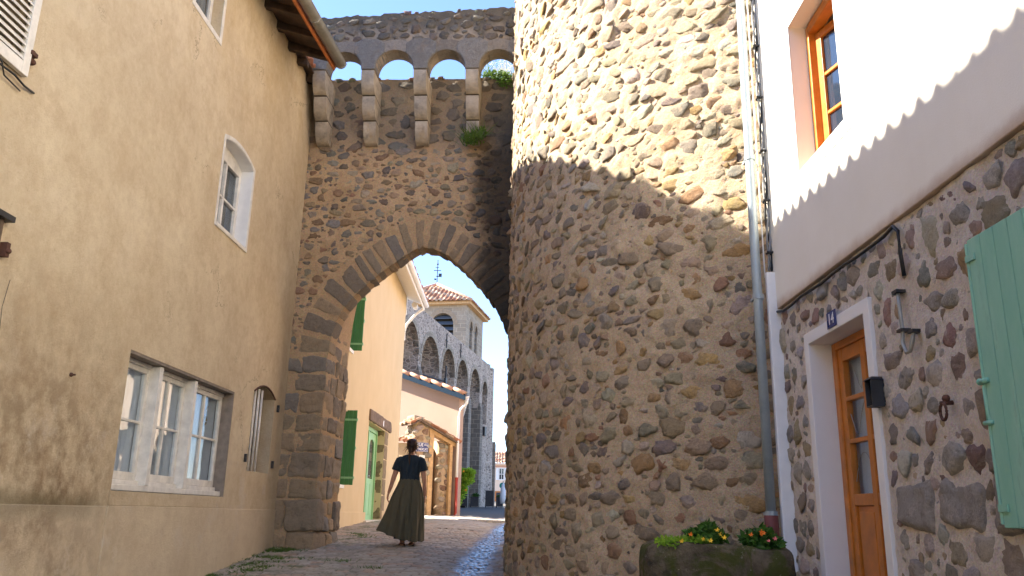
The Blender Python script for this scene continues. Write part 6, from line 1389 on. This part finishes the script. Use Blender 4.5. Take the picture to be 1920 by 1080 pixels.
# top
def shell(profile, n=40, wob=.008, seed=0):
    R = []
    for i, (cx, cy, z, rx, ry) in enumerate(profile):
        R.append([Pp(cx + (rx + wob * sin(k * 1.7 + i * 1.3 + seed)) * cos(2 * pi * k / n), cy + (ry + wob * sin(k * 2.3 - i * .9 + seed)) * sin(2 * pi * k / n), z) for k in range(n)])
    return R
mb = MB(); mb.rings(shell([(0, 0, .955, .150, .118), (0, 0, .99, .152, .117), (0, 0, 1.05, .148, .110), (0, 0, 1.12, .158, .112), (0, 0, 1.20, .172, .116), (0, 0, 1.27, .176, .112), (0, 0, 1.32, .150, .092), (.0, .0, 1.348, .115, .078), (.003, .0, 1.362, .082, .066)]), cap=True)
for s, P in ((-1, [(-.120, 0, 1.300), (-.165, .0, 1.275), (-.195, -.004, 1.21), (-.222, -.012, 1.125)]), (1, [(.120, 0, 1.300), (.165, .0, 1.275), (.192, .005, 1.21), (.212, .01, 1.125)])):
    mb.tube([Pp(*p) for p in P], [.052, .064, .062, .062], 18)
tp = obj('top', mb, M['shirt'], person, smooth=True); rm = tp.modifiers.new('rm', 'REMESH'); rm.mode = 'VOXEL'; rm.voxel_size = .007; rm.use_smooth_shade = True; sm = tp.modifiers.new('sm', 'SMOOTH'); sm.iterations = 3; sm.factor = .5
# skirt: sewn to a waistband, hem blown to the left, soft folds
mb = MB(); n = 96; R = []; zs = [1.0, .97, .93, .86, .78, .68, .58, .48, .38, .28, .20, .15, .115]
for i, z in enumerate(zs):
    t = (1.0 - z) / .885; ring = []
    for k in range(n):
        a = 2 * pi * k / n; c_, s_ = cos(a), sin(a)
        rx = .140 + .075 * min(1, t * 3.2) ** .8 - .01 * t; ry = .112 + .05 * min(1, t * 3) + .09 * t
        left = max(0, -c_); flare = .235 * t ** 1.45 * left ** 1.3; x = c_ * (rx + (.0 + .035 * t * max(0, c_))) - flare
        fold = t ** .8 * (.024 * sin(a * 7 + 1.6 * t) + .018 * sin(a * 13 + 2 - 3 * t) + .010 * sin(a * 23 + 4 * t)); x += c_ * fold; y = s_ * (ry + fold * 1.6) - .02 * t
        zz = z + (.14 * t ** 2.2 * left ** 1.4) + .008 * t * sin(a * 9) - (.02 * t if c_ > .3 else 0); ring.append(Pp(x - .01 * t, y, zz))
    R.append(ring)
mb.rings(R, cap=False); sk_ = obj('skirt', mb, M['skirt'], person, smooth=True, fixn=False); sd2 = sk_.modifiers.new('s', 'SOLIDIFY'); sd2.thickness = .006; ss = sk_.modifiers.new('ss', 'SUBSURF'); ss.levels = ss.render_levels = 1
# darker lining showing below the lifted hem
mb = MB(); R = []
for i, z in enumerate([.8, .5, .3, .16, .13]):
    t = (1 - z) / .88; R.append([Pp((.13 + .05 * t) * cos(2 * pi * k / 48) + .0 + .01 * t * sin(k * 1.1) - .015, .02 + (.10 + .06 * t) * sin(2 * pi * k / 48), z) for k in range(48)])
mb.rings(R, cap=False); obj('lining', mb, M['shirt'], person, smooth=True, fixn=False)
for (x, y) in ((-.065, .0), (.062, .165)):
    mb = MB(); zb = .0
    P = [(-.040, -.06), (-.036, .02), (-.045, .11), (-.035, .20), (0, .215), (.035, .20), (.045, .11), (.036, .02), (.040, -.06), (0, -.085)]
    mb.add([Pp(x + a, y + b, .002) for a, b in P] + [Pp(x + a, y + b, .018) for a, b in P], [tuple(range(10)), tuple(range(19, 9, -1))] + [(i, (i + 1) % 10, 10 + (i + 1) % 10, 10 + i) for i in range(10)])
    mb.tube([Pp(x - .042, y + .12, .015), Pp(x - .02, y + .12, .062), Pp(x + .02, y + .12, .062), Pp(x + .042, y + .12, .015)], .009, 6); mb.tube([Pp(x - .036, y - .0, .02), Pp(x - .035, y - .06, .06), Pp(x, y - .075, .065), Pp(x + .035, y - .06, .06), Pp(x + .036, y, .02)], .008, 6)
    mb.tube([Pp(x - .04, y + .03, .02), Pp(x - .03, y + .03, .085), Pp(x + .03, y + .03, .085), Pp(x + .04, y + .03, .02)], .008, 6); obj('sandal', mb, M['sandal'], person)
